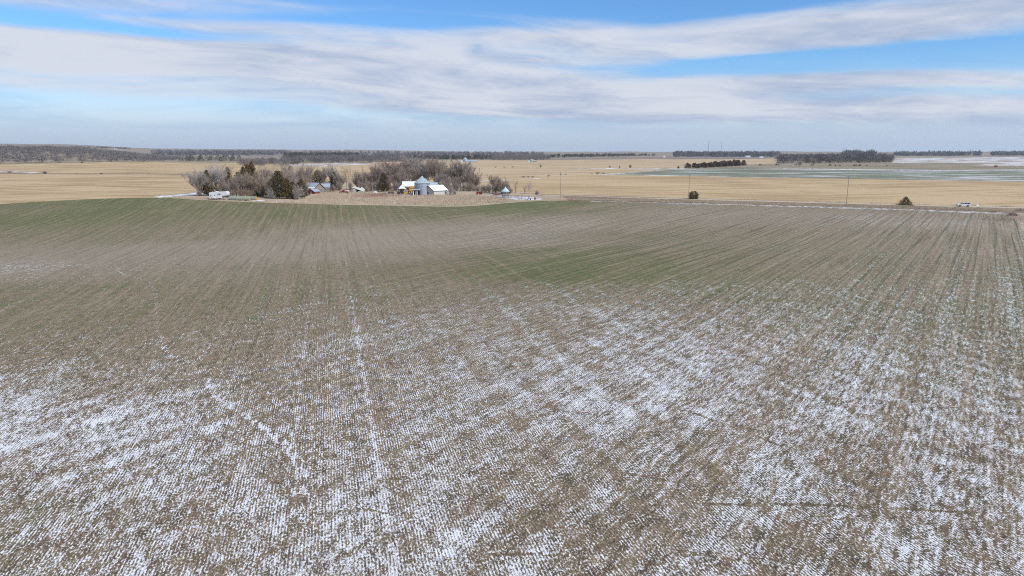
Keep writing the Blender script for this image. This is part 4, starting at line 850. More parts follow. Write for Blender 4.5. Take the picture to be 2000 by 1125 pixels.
for i, s in enumerate([(90.5, 727.9, 1.9), (95.9, 728.0, 1.4), (10.2, 624.4, 1.4), (14.8, 624.4, 1.1), (18.5, 624.4, 1.3), (34.7, 649.9, 1.2), (48.4, 688.2, 1.0), (54.0, 694.5, 1.0), (-23.2, 981.3, 1.6), (-10.9, 983.0, 1.3), (0.7, 984.7, 1.6)]):
    plant('brush', 'low reddish brush on the fence lines of the middle stubble', 'brush', s, SHRUB[0], 4, 'fence line brush in the middle distance', None, 2.2)

# ------------------------------------------------------------------ far woods: masses nobody could count
def light_tree(seed, n, H=11.0, Wd=10.0, conifer=False, L=2.6, w=0.50):
    rng = np.random.default_rng(seed)
    if conifer:
        h = rng.uniform(0.05, 1, n); a = rng.uniform(0, 6.28, n); r = Wd / 2 * (1 - h) ** 0.7 * rng.uniform(0.4, 1.1, n)
        P = np.column_stack([r * np.cos(a), r * np.sin(a), h * H * 0.95]); D = np.column_stack([np.cos(a), np.sin(a), np.full(n, 0.4)]) + rng.normal(size=(n, 3)) * 0.5
    else:
        P = rng.normal(size=(n, 3)); P /= np.linalg.norm(P, axis=1, keepdims=True); P *= rng.uniform(0.25, 1, (n, 1)) ** 0.45
        lob = 1 + 0.28 * np.sin(P[:, :1] * 5 + seed) * np.cos(P[:, 1:2] * 6)
        P = P * lob * np.array([Wd / 2, Wd / 2, H * 0.40]) + np.array([0, 0, H * 0.56])
        k = n // 8; P[:k] = np.column_stack([rng.normal(size=k) * 0.5, rng.normal(size=k) * 0.5, rng.uniform(0, H * 0.4, k)])
        D = (P - np.array([0, 0, H * 0.3])); D /= np.linalg.norm(D, axis=1, keepdims=True) + 1e-6; D += rng.normal(size=(n, 3)) * 0.5 + np.array([0, 0, 0.3])
    D /= np.linalg.norm(D, axis=1, keepdims=True)
    V, Fs = spikes(P, D, L * rng.uniform(0.6, 1.3, n), w * rng.uniform(0.6, 1.4, n), rng)
    return V
def woods(name, label, cat, poly, count, mat, n=150, hgt=(9, 14), conifer=False, seed=1, L=2.6, w=0.5, wide=1.0):
    rng = np.random.default_rng(seed)
    P = np.array(poly); lo, hi = P.min(0), P.max(0); spots = np.zeros((0, 2))
    while len(spots) < count:
        c = rng.uniform(lo, hi, (4000, 2)); spots = np.vstack([spots, c[in_poly(c, poly)]])
    spots = spots[:count]; kits = [light_tree(seed * 10 + k, n, conifer=conifer, L=L, w=w) for k in range(4)]
    Vs, tone = [], []
    for i, (x, y) in enumerate(spots):
        a = rng.uniform(0, 6.28); s = rng.uniform(*hgt) / 11.0; c, sn = math.cos(a), math.sin(a)
        V = kits[i % 4]; q = np.column_stack([(V[:, 0] * c - V[:, 1] * sn) * s * wide + x, (V[:, 0] * sn + V[:, 1] * c) * s * wide + y, V[:, 2] * s + ground_z(x, y) - 0.3]); Vs.append(q)
        tone.append(np.repeat(np.clip(rng.uniform(0.0, 1.0) * 0.6 + rng.uniform(0, 0.4, len(V) // 3), 0, 1), 3))
    V = np.vstack(Vs)
    o = link(name, raw_mesh(name, V, np.arange(len(V)).reshape(-1, 3), M[mat], np.concatenate(tone)))
    return tagged(o, label, cat, None, 'stuff')
woods('leafless_wood', 'dense grey leafless wood covering the slope on the left', 'wood', [(-1054.1, 1133.3), (-932.6, 1263.6), (-883.7, 1330.6), (-850.3, 1422.8), (-858.6, 1572.9), (-866.7, 1753.8), (-968.4, 2027.1), (-1446.0, 2928.9), (-2490.2, 4511.9), (-3006.2, 4647.7), (-3818.3, 5196.9), (-4329.5, 4677.1)], 5200, 'far_twig', n=72, hgt=(10, 16), seed=2, wide=1.3, L=3.4, w=0.75)
woods('conifer_belt', 'dark conifers along the lower edge of the left wood', 'trees', [(-850.6, 1779.8), (-797.6, 1787.5), (-670.3, 1714.6), (-730.2, 1868.5), (-893.8, 2003.8), (-941.6, 1970.8)], 46, 'pine', n=110, hgt=(10, 17), conifer=True, seed=3)
woods('grey_thicket', 'rounded grey thicket behind the farm grove in the middle left', 'thicket', [(-422.8, 1064.0), (-379.1, 1026.3), (-343.5, 1057.1), (-370.1, 1208.0), (-474.4, 1549.5), (-532.9, 1504.5), (-520.8, 1331.2)], 95, 'far_twig', n=170, hgt=(8, 13), seed=4)
woods('creek_wood', 'long pale bare wood along the creek behind the farm', 'wood', [(-449.7, 1468.6), (-394.4, 1485.0), (-321.6, 1556.7), (-252.5, 1711.4), (-297.5, 2017.6), (-415.3, 2011.9), (-528.4, 1991.2), (-593.7, 1872.7), (-578.7, 1705.5)], 330, 'far_twig', n=120, hgt=(9, 17), seed=5, wide=1.2)
woods('blue_conifers', 'dark distant conifer plantation above the creek wood', 'plantation', [(-870.2, 2659.6), (-721.9, 2721.6), (-663.4, 3001.6), (-912.7, 4130.8), (-1150.9, 3907.0), (-1080.3, 3303.3)], 220, 'pine', n=60, hgt=(14, 22), conifer=True, seed=6, L=4, w=1.2)
woods('dark_shelterbelt', 'dark tree belt left of the far grain bin', 'tree belt', [(-469.3, 2122.5), (-312.9, 2122.3), (-49.1, 2219.6), (-60.9, 2755.2), (-426.0, 2890.7), (-624.2, 2823.9)], 260, 'pine', n=60, hgt=(9, 15), conifer=True, seed=7, L=4, w=1.2)
woods('bin_shelterbelt', 'grey bare shelterbelt between the two far grain bins', 'tree belt', [(-56.9, 2031.3), (0.0, 2043.1), (91.2, 2061.2), (120.3, 2176.7), (128.3, 2321.4), (0.0, 2387.0), (-63.7, 2273.7)], 150, 'far_twig', n=110, hgt=(12, 18), seed=8)
woods('horizon_trees', 'thin line of trees under the middle horizon', 'tree line', [(156.9, 2839.1), (285.1, 3225.5), (537.5, 3648.6), (915.4, 4439.6), (1006.9, 4884.5), (592.9, 4473.8), (342.6, 4229.0), (190.7, 3452.4)], 230, 'pine', n=40, hgt=(8, 15), seed=9, L=5, w=2)
woods('hill_wood', 'grey bare wood along the right middle horizon below the masts', 'wood', [(814.5, 3477.3), (1023.3, 3473.1), (1405.9, 3670.6), (1944.9, 5079.5), (1494.6, 5074.8), (1117.0, 4770.3)], 420, 'far_twig', n=70, hgt=(20, 27), seed=10, L=5, w=1.2, wide=1.1)
woods('brown_wood', 'broad brown leafless wood behind the far pasture', 'wood', [(515.3, 1353.3), (591.2, 1335.2), (683.5, 1342.5), (748.1, 1370.3), (1130.1, 2065.6), (1206.4, 2372.2), (1085.7, 2455.3), (902.7, 2310.6)], 520, 'far_twig', n=150, hgt=(12, 19), seed=11)
woods('tall_wood', 'taller trees standing out at the right end of the brown wood', 'wood', [(1042.5, 2209.5), (1148.6, 2225.8), (1345.6, 2586.7), (1239.1, 2587.3)], 70, 'far_twig', n=150, hgt=(20, 29), seed=12, L=3.6, w=0.7)
woods('ridge_trees', 'dark trees along the right horizon ridge', 'tree line', [(2493.2, 4545.1), (2775.5, 4119.6), (2911.7, 4322.5), (2678.6, 4883.9)], 200, 'far_twig', n=40, hgt=(14, 24), seed=13, L=6, w=2)
woods('ridge_trees', 'short bare tree line at the right end of the horizon', 'tree line', [(2783.3, 4029.8), (3123.2, 3927.3), (3405.4, 4283.0), (2944.7, 4264.2)], 170, 'far_twig', n=40, hgt=(14, 24), seed=14, L=6, w=2)
woods('hilltop_trees', 'dark grove on the hilltop above the left wood', 'grove', [(-3510.4, 5542.3), (-3453.0, 6024.0), (-3396.5, 6261.3), (-3474.9, 6304.2), (-3554.6, 6047.6), (-3587.7, 5665.4)], 90, 'pine', n=90, hgt=(10, 16), seed=15, L=3.5, w=0.9)
woods('lakeside_wood', 'hazy wood on the far shore of the lake', 'wood', [(-2116.6, 4106.8), (-2025.1, 4584.3), (-1572.8, 4854.9), (-1833.1, 5661.2), (-2365.1, 5639.1), (-2589.6, 5027.6)], 430, 'far_twig', n=50, hgt=(16, 28), seed=16, L=6, w=2)
woods('valley_wood', 'hazy blue wooded valley in the middle of the horizon', 'wood', [(-1508.4, 4655.3), (-896.9, 4350.0), (-98.4, 3339.7), (183.4, 4150.8), (246.7, 5586.0), (-847.5, 5757.8), (-1890.3, 5838.1)], 520, 'far_twig', n=40, hgt=(12, 24), seed=17, L=6, w=2.2)

# ------------------------------------------------------------------ dry grass and weeds of the farmyard
def weeds(name, label, cat, poly, count, mat, hgt, seed, spread=0.5, width=0.09, blades=5):
    rng = np.random.default_rng(seed)
    P = np.array(poly); lo, hi = P.min(0), P.max(0); spots = np.zeros((0, 2))
    while len(spots) < count:
        c = rng.uniform(lo, hi, (8000, 2)); spots = np.vstack([spots, c[in_poly(c, poly)]])
    spots = spots[:count]
    # weeds grow in drifts
    den = np.sin(spots[:, 0] * 0.31 + seed) * np.sin(spots[:, 1] * 0.23) + 0.6 * np.sin(spots[:, 0] * 0.9 + spots[:, 1] * 0.5)
    hs = np.clip(0.75 + 0.35 * den, 0.35, 1.4)
    base = np.repeat(np.column_stack([spots, [ground_z(x, y) for x, y in spots]]), blades, axis=0); n = len(base)
    base[:, :2] += rng.normal(size=(n, 2)) * spread
    D = np.column_stack([rng.normal(size=n) * 0.28, rng.normal(size=n) * 0.28, np.ones(n)]); D /= np.linalg.norm(D, axis=1, keepdims=True)
    L = rng.uniform(hgt[0], hgt[1], n) * np.repeat(hs, blades)
    V, Fs = spikes(base, D, L, width * rng.uniform(0.6, 1.5, n), rng)
    o = link(name, raw_mesh(name, V, Fs, M[mat], np.repeat(rng.uniform(0, 1, n), 3)))
    return tagged(o, label, cat, None, 'stuff')
weeds('dry_grass', 'tall dry grass in front of the farm buildings', 'grass', [(-114.1, 280.7), (-87.6, 293.8), (-102.7, 363.0), (-88.6, 372.1), (-72.8, 376.4), (-45.2, 357.1), (-27.0, 362.9), (-16.1, 360.5), (-10.3, 344.5), (0.0, 308.5), (-3.3, 296.4), (-11.8, 288.4), (-20.0, 282.2), (-29.4, 281.7), (-42.2, 282.7), (-59.2, 283.4), (-75.8, 282.2), (-94.5, 281.5)], 9000, 'weeds', (0.5, 1.3), 5)
weeds('dry_grass', 'rough dry grass between the trailer and the wheat field', 'grass', [(-146.0, 292.4), (-132.3, 288.5), (-116.4, 283.8), (-113.1, 286.3), (-120.3, 288.1), (-131.0, 293.1), (-142.1, 298.1)], 1200, 'weeds', (0.2, 0.6), 6)
weeds('verge_grass', 'brown standing grass on the road verge', 'grass', [(23.6, 316.8), (80.8, 314.0), (113.0, 302.9), (141.6, 290.3), (179.3, 272.5), (188.1, 263.4), (185.2, 259.3), (175.4, 266.6), (139.4, 287.2), (79.1, 307.1), (57.3, 307.4), (25.3, 308.4)], 4200, 'weeds', (0.25, 0.75), 7)
weeds('fence_grass', 'strip of standing grass behind the gravel road', 'grass', offset(ROAD_NEAR, 7.2)[:10] + offset(ROAD_NEAR, 9.4)[:10][::-1], 2600, 'weeds', (0.3, 0.9), 8)
weeds('red_weeds', 'reddish dead weeds in front of the junk pile', 'weeds', [(-80.1, 347.0), (-72.5, 367.7), (-63.1, 368.6), (-56.2, 342.8), (-65.3, 324.7), (-75.0, 324.8)], 500, 'redbrush', (0.8, 1.8), 9)

# ------------------------------------------------------------------ stubble and wheat blades standing in the near drill rows
def near_blades(count=330000):
    rng = np.random.default_rng(77)
    c, s = math.cos(R(-14.8)), math.sin(R(-14.8))
    r = 24 * (112 / 24.0) ** rng.uniform(0, 1, count * 2); a = R(44) * rng.uniform(-1, 1, count * 2)
    x, y = r * np.sin(a), r * np.cos(a)
    ua, va = x * c - y * s, x * s + y * c
    ua = np.round(ua / 0.19) * 0.19 + rng.normal(size=len(ua)) * 0.022
    clump = np.sin(va * 1.9 + ua * 3.1) + np.sin(va * 4.3 - ua * 1.7) + np.sin(va * 0.6 + ua * 0.4)
    keep = rng.uniform(-2.2, 2.2, len(ua)) < clump + 0.4
    ua, va = ua[keep][:count], va[keep][:count]; n = len(ua)
    x, y = ua * c + va * s, -ua * s + va * c
    gx, gy = np.arange(-90, 91, 3.0), np.arange(10, 121, 3.0)
    Zg = np.array([[ground_z(X, Y) for X in gx] for Y in gy])
    fx, fy = np.clip((x + 90) / 3, 0, len(gx) - 1.01), np.clip((y - 10) / 3, 0, len(gy) - 1.01)
    ix, iy = fx.astype(int), fy.astype(int); tx, ty = fx - ix, fy - iy
    z = (Zg[iy, ix] * (1 - tx) + Zg[iy, ix + 1] * tx) * (1 - ty) + (Zg[iy + 1, ix] * (1 - tx) + Zg[iy + 1, ix + 1] * tx) * ty
    P = np.column_stack([x, y, z - 0.015])
    D = np.column_stack([rng.normal(size=n) * 0.75, rng.normal(size=n) * 0.75, rng.uniform(0.35, 1.0, n)]); D /= np.linalg.norm(D, axis=1, keepdims=True)
    V, Fs = spikes(P, D, rng.uniform(0.07, 0.22, n), rng.uniform(0.014, 0.032, n), rng)
    o = link('stubble_blades', raw_mesh('stubble_blades', V, Fs, M['blades'], np.repeat(rng.uniform(0, 1, n), 3)))
    tagged(o, 'short straw and wheat blades standing in the near drill rows', 'stubble', None, 'stuff')
def blade_material():
    m, t, b = new_mat('straw_and_blades', 0.9, 0.1)
    tone = t.attr('tone')
    c = t.mix(t.smooth(tone, 0.35, 0.75), (0.10, 0.078, 0.054), (0.40, 0.325, 0.21))
    c = t.mix(t.smooth(tone, 0.90, 0.93), c, (0.13, 0.145, 0.055))
    t.l.new(c, b.inputs['Base Color']); return m
M['blades'] = blade_material()
near_blades()


# ------------------------------------------------------------------ paints, metals, woods
M['white'] = flat('white_paint', (0.80, 0.80, 0.79), 0.5, 0.3, vary=0.05, scale=0.8, dirt=(0.62, 0.60, 0.57))
M['weathered'] = flat('weathered_white_boards', (0.60, 0.58, 0.55), 0.85, 0.1, vary=0.2, scale=1.6, dirt=(0.36, 0.33, 0.30))
M['galv'] = flat('galvanised_steel', (0.40, 0.45, 0.50), 0.45, 0.5, metal=0.25, vary=0.10, scale=0.7)
M['galv_roof'] = flat('galvanised_roof', (0.46, 0.53, 0.57), 0.42, 0.5, metal=0.2, vary=0.10, scale=0.9)
M['roof_metal'] = flat('grey_roof_metal', (0.36, 0.41, 0.46), 0.5, 0.4, vary=0.14, scale=0.8, dirt=(0.52, 0.55, 0.58))
M['roof_blue'] = flat('pale_blue_roof', (0.50, 0.60, 0.64), 0.5, 0.4, vary=0.1, scale=0.8)
M['snowcover'] = flat('roof_snow', (0.80, 0.81, 0.835), 0.8, 0.2, vary=0.06, scale=1.0)
M['dark'] = flat('painted_interior_shade', (0.03, 0.028, 0.026), 0.9, 0.1, vary=0.3)  # near-black colour standing in for the shade inside openings
M['glass'] = flat('window_glass', (0.035, 0.04, 0.055), 0.12, 0.6, vary=0.1)
M['red'] = flat('faded_red_paint', (0.30, 0.035, 0.03), 0.55, 0.3, vary=0.25, dirt=(0.22, 0.06, 0.04))
M['barn_red'] = flat('barn_red_boards', (0.20, 0.055, 0.045), 0.85, 0.1, vary=0.3, scale=1.8, dirt=(0.25, 0.16, 0.13))
M['yellow'] = flat('combine_yellow', (0.66, 0.36, 0.045), 0.5, 0.35, vary=0.18, dirt=(0.40, 0.22, 0.06))
M['rubber'] = flat('tyre_rubber', (0.028, 0.027, 0.026), 0.85, 0.15, vary=0.2)
M['rim'] = flat('wheel_rim', (0.42, 0.43, 0.44), 0.4, 0.5, metal=0.4)
M['siding'] = flat('brown_house_siding', (0.27, 0.23, 0.205), 0.85, 0.1, vary=0.15, scale=1.5, dirt=(0.38, 0.35, 0.31))
M['brick'] = flat('chimney_brick', (0.13, 0.085, 0.075), 0.9, 0.1, vary=0.3)
M['fascia'] = flat('dark_fascia', (0.085, 0.065, 0.06), 0.8, 0.1)
M['pole_wood'] = flat('pole_wood', (0.40, 0.325, 0.25), 0.9, 0.05, vary=0.25, scale=2.5)
M['steel_dark'] = flat('dark_rusty_steel', (0.07, 0.058, 0.055), 0.7, 0.3, vary=0.4, scale=2)
M['rust'] = flat('rusty_red_steel', (0.24, 0.075, 0.045), 0.75, 0.2, vary=0.3, scale=2)
M['pipe'] = flat('grey_pipe', (0.20, 0.20, 0.21), 0.6, 0.4, metal=0.3)
M['net'] = flat('green_bale_net', (0.27, 0.33, 0.26), 0.8, 0.1, vary=0.25, scale=2.5, dirt=(0.36, 0.35, 0.27))
M['hay'] = flat('orange_hay', (0.50, 0.25, 0.09), 0.95, 0.05, vary=0.35, scale=4)
M['carwhite'] = flat('white_car_paint', (0.82, 0.82, 0.82), 0.25, 0.5, vary=0.02)
M['lamp'] = flat('clear_lamp', (0.6, 0.6, 0.62), 0.15, 0.6)
M['tail'] = flat('red_lamp', (0.35, 0.02, 0.02), 0.2, 0.6)
M['palegreen'] = flat('pale_green_paint', (0.50, 0.58, 0.48), 0.6, 0.3)
M['concrete'] = flat('concrete', (0.42, 0.41, 0.39), 0.9, 0.1)
M['mast'] = flat('mast_steel', (0.16, 0.15, 0.17), 0.7, 0.3)

# ------------------------------------------------------------------ gabled buildings
def gable(name, label, cat, xy, rz, L, Wd, eave, ridge, wall, roof, over=0.35, chimney=None, snow=None, doors=(), windows=(), group=None, fascia='fascia', ribs=0, dz=0.0):
    """ridge along local x; doors and windows as (side, offset, sill, width, height), sides -y, +y, -x, +x"""
    t = thing(name, label, cat, xy, rz, group, dz)
    hw, hl = Wd / 2, L / 2
    for s in (-1, 1):
        MB().box((0, s * (hw - 0.08), (eave - 0.4) / 2), (L, 0.16, eave + 0.4)).build('wall', M[wall], t)
        MB()._add([(s * hl, -hw, -0.4), (s * hl, hw, -0.4), (s * hl, hw, eave), (s * hl, 0, ridge), (s * hl, -hw, eave), (s * (hl - 0.16), -hw, -0.4), (s * (hl - 0.16), hw, -0.4), (s * (hl - 0.16), hw, eave), (s * (hl - 0.16), 0, ridge), (s * (hl - 0.16), -hw, eave)],
                  [(0, 1, 2, 3, 4), (9, 8, 7, 6, 5), (0, 5, 6, 1), (1, 6, 7, 2), (2, 7, 8, 3), (3, 8, 9, 4), (4, 9, 5, 0)]).build('gable_wall', M[wall], t)
    sl = (ridge - eave) / hw; ez = eave - over * sl
    for s in (-1, 1):
        q = [(-hl - over, s * (hw + over), ez + 0.02), (hl + over, s * (hw + over), ez + 0.02), (hl + over, 0, ridge + 0.02), (-hl - over, 0, ridge + 0.02)]
        if s > 0: q = [q[1], q[0], q[3], q[2]]
        rf = MB().slab(q, 0.10).build('roof_slope', M[roof], t)
        for k in range(ribs):
            x = -hl - over + (k + 0.5) * (L + 2 * over) / ribs
            MB().tube([(x, s * (hw + over), ez + 0.15), (x, 0, ridge + 0.15)], 0.035, 4).build('rib', M[roof], rf)
        if snow and s in snow:
            f0, f1 = snow[s]
            def at(f, x): return (x, s * (hw + over) * (1 - f), ez + 0.14 + (ridge - ez) * f)
            xs = hl + over - 0.1
            q = [at(f0, -xs), at(f0, xs), at(f1, xs), at(f1, -xs)]
            if s > 0: q = [q[1], q[0], q[3], q[2]]
            MB().slab(q, 0.07).build('snow_cover', M['snowcover'], rf)
        for e in (-1, 1):
            MB().slab([(e * (hl + over + 0.03), s * (hw + over + 0.02), ez - 0.16), (e * (hl + over + 0.03), 0, ridge - 0.16), (e * (hl + over + 0.03), 0, ridge + 0.10), (e * (hl + over + 0.03), s * (hw + over + 0.02), ez + 0.10)], 0.05).build('fascia', M[fascia], t)
    MB().tube([(-hl - over, 0, ridge + 0.12), (hl + over, 0, ridge + 0.12)], 0.09, 6).build('ridge_cap', M[roof], t)
    def opening(nm, spec, mat, frame):
        side, off, sill, w, h = spec; zc = sill + h / 2
        if side in ('-y', '+y'):
            sy = -1 if side == '-y' else 1
            d = MB().box((off, sy * (hw + 0.02), zc), (w, 0.08, h)).build(nm, M[mat], t)
            if frame:
                for c, sz in (((off, sy * (hw + 0.05), sill + h + 0.05), (w + 0.2, 0.1, 0.1)), ((off, sy * (hw + 0.05), sill - 0.05), (w + 0.2, 0.12, 0.1)), ((off - w / 2 - 0.05, sy * (hw + 0.05), zc), (0.1, 0.1, h)), ((off + w / 2 + 0.05, sy * (hw + 0.05), zc), (0.1, 0.1, h))):
                    MB().box(c, sz).build('frame', M['white'], d)
        else:
            sx = -1 if side == '-x' else 1
            d = MB().box((sx * (hl + 0.02), off, zc), (0.08, w, h)).build(nm, M[mat], t)
            if frame:
                for c, sz in (((sx * (hl + 0.05), off, sill + h + 0.05), (0.1, w + 0.2, 0.1)), ((sx * (hl + 0.05), off, sill - 0.05), (0.12, w + 0.2, 0.1)), ((sx * (hl + 0.05), off - w / 2 - 0.05, zc), (0.1, 0.1, h)), ((sx * (hl + 0.05), off + w / 2 + 0.05, zc), (0.1, 0.1, h))):
                    MB().box(c, sz).build('frame', M['white'], d)
    for d in doors: opening('door', d, 'dark', True)  # closed panel on the wall, doorway shade painted as near-black
    for w in windows: opening('window', w, 'glass', True)
    if chimney:
        cx, cy = chimney; ch = MB().box((cx, cy, ridge + 0.1), (0.75, 0.75, 1.9)).build('chimney', M['brick'], t)
        MB().box((cx, cy, ridge + 1.1), (0.9, 0.9, 0.14)).build('chimney_cap', M['concrete'], ch)
    return t

def small_roofed(name, label, cat, xy, rz, Wx, Wy, h, roof, wall=None, posts=True, hip=1.8, over=0.3, snow=True):
    """hip roof on posts, one end steep and snowy"""
    t = thing(name, label, cat, xy, rz)
    for sx in (-1, 1):
        for sy in (-1, 1): MB().box((sx * (Wx / 2 - 0.1), sy * (Wy / 2 - 0.1), h / 2 - 0.1), (0.16, 0.16, h + 0.2)).build('post', M['weathered'], t)
    a, b = Wx / 2 + over, Wy / 2 + over; r0, r1 = -b * 0.15, b * 0.75
    c = [(-a, -b, h), (a, -b, h), (a, b, h), (-a, b, h)]; top = [(0, r0, h + hip), (0, r1, h + hip)]
    MB().tri(c[0], c[1], top[0]).tri(c[2], c[3], top[1])._add([c[1], c[2], top[1], top[0]], [(0, 1, 2, 3)])._add([c[3], c[0], top[0], top[1]], [(0, 1, 2, 3)])._add(c, [(3, 2, 1, 0)]).build('roof', M[roof], t)
    if snow:
        u = Vector((0, -0.05, 0.06))
        s = MB()
        for q in ([c[0], c[1], top[0]], [c[1], c[2], top[1], top[0]]):
            cen = sum((Vector(p) for p in q), Vector()) / len(q); q2 = [Vector(p).lerp(cen, 0.04) + u + (Vector((0.06, 0.02, 0)) if len(q) == 4 else Vector()) for p in q]
            s._add(q2, [tuple(range(len(q2)))])
        s.build('snow_cover', M['snowcover'], t)
    if wall: MB().box((0, Wy / 2 - 0.05, h / 2), (Wx - 0.3, 0.1, h)).build('back_wall', M[wall], t)
    return t

# farmhouse, red shed, wing
gable('farmhouse', 'brown farmhouse with grey metal roof and chimney beside the cedars', 'house', (-110.7, 384.4), R(-32), 9.0, 7.4, 2.5, 5.3, 'siding', 'roof_metal', 0.4, (-0.6, 0.3), {-1: (0.02, 0.24)},
      doors=[('-y', 1.2, 0.2, 0.95, 2.0)], windows=[('-y', -1.6, 0.9, 1.0, 1.1), ('+x', -1.4, 0.9, 0.9, 1.1), ('+x', 1.2, 0.9, 0.9, 1.1)], ribs=12)
gable('house_wing', 'low dark edged wing on the right behind the farmhouse', 'outbuilding', (-106.4, 394.2), R(4), 4.6, 4.6, 2.6, 4.4, 'siding', 'roof_metal', 0.3, windows=[('-y', 0.4, 0.9, 0.8, 0.8)], ribs=6)
gable('red_shed', 'small red gabled shed in front of the farmhouse', 'shed', (-105.6, 367.1), R(66), 4.4, 4.2, 1.25, 2.35, 'barn_red', 'roof_metal', 0.25, doors=[('-x', 0.2, 0.0, 0.8, 1.5)], ribs=6)
# white shed, houses behind the bin
gable('white_shed', 'weathered white shed with a snow covered roof right of the grain bin', 'shed', (-40.3, 362.9), R(55), 11.0, 7.2, 2.35, 4.9, 'weathered', 'roof_metal', 0.35, None, {-1: (0.02, 0.97), 1: (0.1, 0.9)},
      doors=[('-x', 0.3, 0.0, 0.75, 1.75)], windows=[('-x', 1.9, 1.1, 0.6, 0.6), ('-y', 3.6, 0.9, 0.8, 0.9)])
t = thing('lean_to', 'low snowy lean-to against the far end of the white shed', 'lean-to', (-36.0, 369.2), R(55))
MB().slab([(-1.6, -2.2, 1.6), (1.8, -2.2, 1.6), (1.8, 2.4, 2.7), (-1.6, 2.4, 2.7)], 0.1).build('roof', M['snowcover'], t)
MB().box((0.1, -2.0, 0.75), (3.2, 0.12, 1.7)).build('wall', M['weathered'], t); MB().box((1.7, 0.1, 0.9), (0.12, 4.2, 2.0)).build('wall', M['weathered'], t)
gable('farm_cottage', 'snowy roofed cottage half hidden behind bin and combine', 'house', (-56.9, 394.6), R(2), 11.0, 7.5, 3.0, 5.7, 'siding', 'roof_metal', 0.35, (-0.6, 0.2), {-1: (0.12, 0.98)}, windows=[('-y', -2.5, 0.9, 1.0, 1.1), ('-y', 0.5, 0.9, 1.0, 1.1)], doors=[('-y', -0.9, 0.1, 0.9, 2.0)], ribs=12)
gable('blue_roof_shed', 'shed with pale blue metal roof showing between bin and white shed', 'shed', (-45.2, 394.2), R(-24), 6.5, 7.0, 3.2, 5.1, 'weathered', 'roof_blue', 0.35, ribs=9)
small_roofed('open_shelter', 'open post shelter with a snowy hip roof left of the combine', 'shelter', (-60.2, 376.5), R(16), 3.7, 4.6, 2.6, 'roof_metal', 'siding', hip=2.1)
# small porch shed before the bin
t = thing('tool_shed', 'small flat roofed dark shed with white doors against the grain bin', 'shed', (-49.4, 355.1), R(2))
MB().slab([(-2.3, -1.6, 2.75), (2.1, -1.6, 2.75), (2.1, 1.6, 3.15), (-2.3, 1.6, 3.15)], 0.12).build('roof', M['galv_roof'], t)
for c, s in (((-1.95, 0, 1.3), (0.1, 2.8, 2.7)), ((1.75, 0, 1.3), (0.1, 2.8, 2.7)), ((0, 1.4, 1.3), (3.9, 0.1, 2.7))): MB().box(c, s).build('wall', M['steel_dark'], t)
MB().box((-0.1, -1.3, 2.45), (3.7, 0.1, 0.4)).build('lintel', M['steel_dark'], t)
for x, w in ((-1.35, 0.55), (-0.35, 0.16), (0.55, 0.42)): MB().box((x, -1.42, 1.05), (w, 0.08, 2.3)).build('door', M['white'], t)

# ------------------------------------------------------------------ grain bins
def grain_bin(name, label, xy, dia, eave, peak, rings=8, group=None, detail=True):
    t = thing(name, label, 'grain bin', xy, 0.0, group)
    r = dia / 2; hh = (eave + 0.2) / rings
    for k in range(rings):
        z0 = -0.2 + k * hh; prof = []
        for j in range(5): prof.append((r + (0.035 if j % 2 else 0.0), z0 + hh * j / 4))
        rg = MB().lathe(prof, 32).build('wall_ring', M['galv'], t, True)
        MB().lathe([(r + 0.03, z0 + hh - 0.04), (r + 0.075, z0 + hh - 0.04), (r + 0.075, z0 + hh + 0.03), (r + 0.03, z0 + hh + 0.03)], 32).build('seam', M['galv'], rg, True)
    n = 24
    for k in range(n):
        a0, a1 = 2 * math.pi * k / n, 2 * math.pi * (k + 1) / n
        ro, ri = r + 0.3, 0.55; ze, zp = eave - 0.14, peak - 0.25
        MB()._add([(ro * math.cos(a0), ro * math.sin(a0), ze), (ro * math.cos(a1), ro * math.sin(a1), ze), (ri * math.cos(a1), ri * math.sin(a1), zp), (ri * math.cos(a0), ri * math.sin(a0), zp)], [(0, 1, 2, 3)]).build('roof_panel', M['galv_roof'], t)
        if detail: MB().tube([(ro * math.cos(a0), ro * math.sin(a0), ze + 0.03), (ri * math.cos(a0), ri * math.sin(a0), zp + 0.03)], 0.04, 4).build('roof_rib', M['galv_roof'], t)
    MB().lathe([(0.62, peak - 0.35), (0.62, peak - 0.02), (0.5, peak + 0.1), (0.0, peak + 0.16)], 16).build('peak_cap', M['galv_roof'], t, True)
    if detail:
        for a in (-125, -55, 20, 150):
            q = Vector((math.cos(R(a)), math.sin(R(a)), 0)) * (r * 0.86)
            MB().box((q.x, q.y, eave + (peak - eave) * 0.16 + 0.15), (0.55, 0.55, 0.6), R(a), 0.8).build('roof_vent', M['galv_roof'], t)
        MB().box((-r * 0.35, -r * 0.94 - 0.05, 1.1), (0.8, 0.12, 1.7), R(-20)).build('door', M['galv_roof'], t)
        la = R(-42); lx, ly = math.cos(la) * (r + 0.16), math.sin(la) * (r + 0.16); tv = (-math.sin(la), math.cos(la))
        ld = MB().tube([(lx - tv[0] * 0.2, ly - tv[1] * 0.2, 0.2), (lx - tv[0] * 0.2, ly - tv[1] * 0.2, eave)], 0.03, 4).tube([(lx + tv[0] * 0.2, ly + tv[1] * 0.2, 0.2), (lx + tv[0] * 0.2, ly + tv[1] * 0.2, eave)], 0.03, 4).build('ladder', M['galv'], t)
        for k in range(18): MB().tube([(lx - tv[0] * 0.2, ly - tv[1] * 0.2, 0.4 + k * 0.34), (lx + tv[0] * 0.2, ly + tv[1] * 0.2, 0.4 + k * 0.34)], 0.018, 4).build('rung', M['galv'], ld)
    MB().lathe([(r + 0.35, -0.4), (r + 0.35, 0.12), (0, 0.12)], 32).build('foundation', M['concrete'], t)
    return t
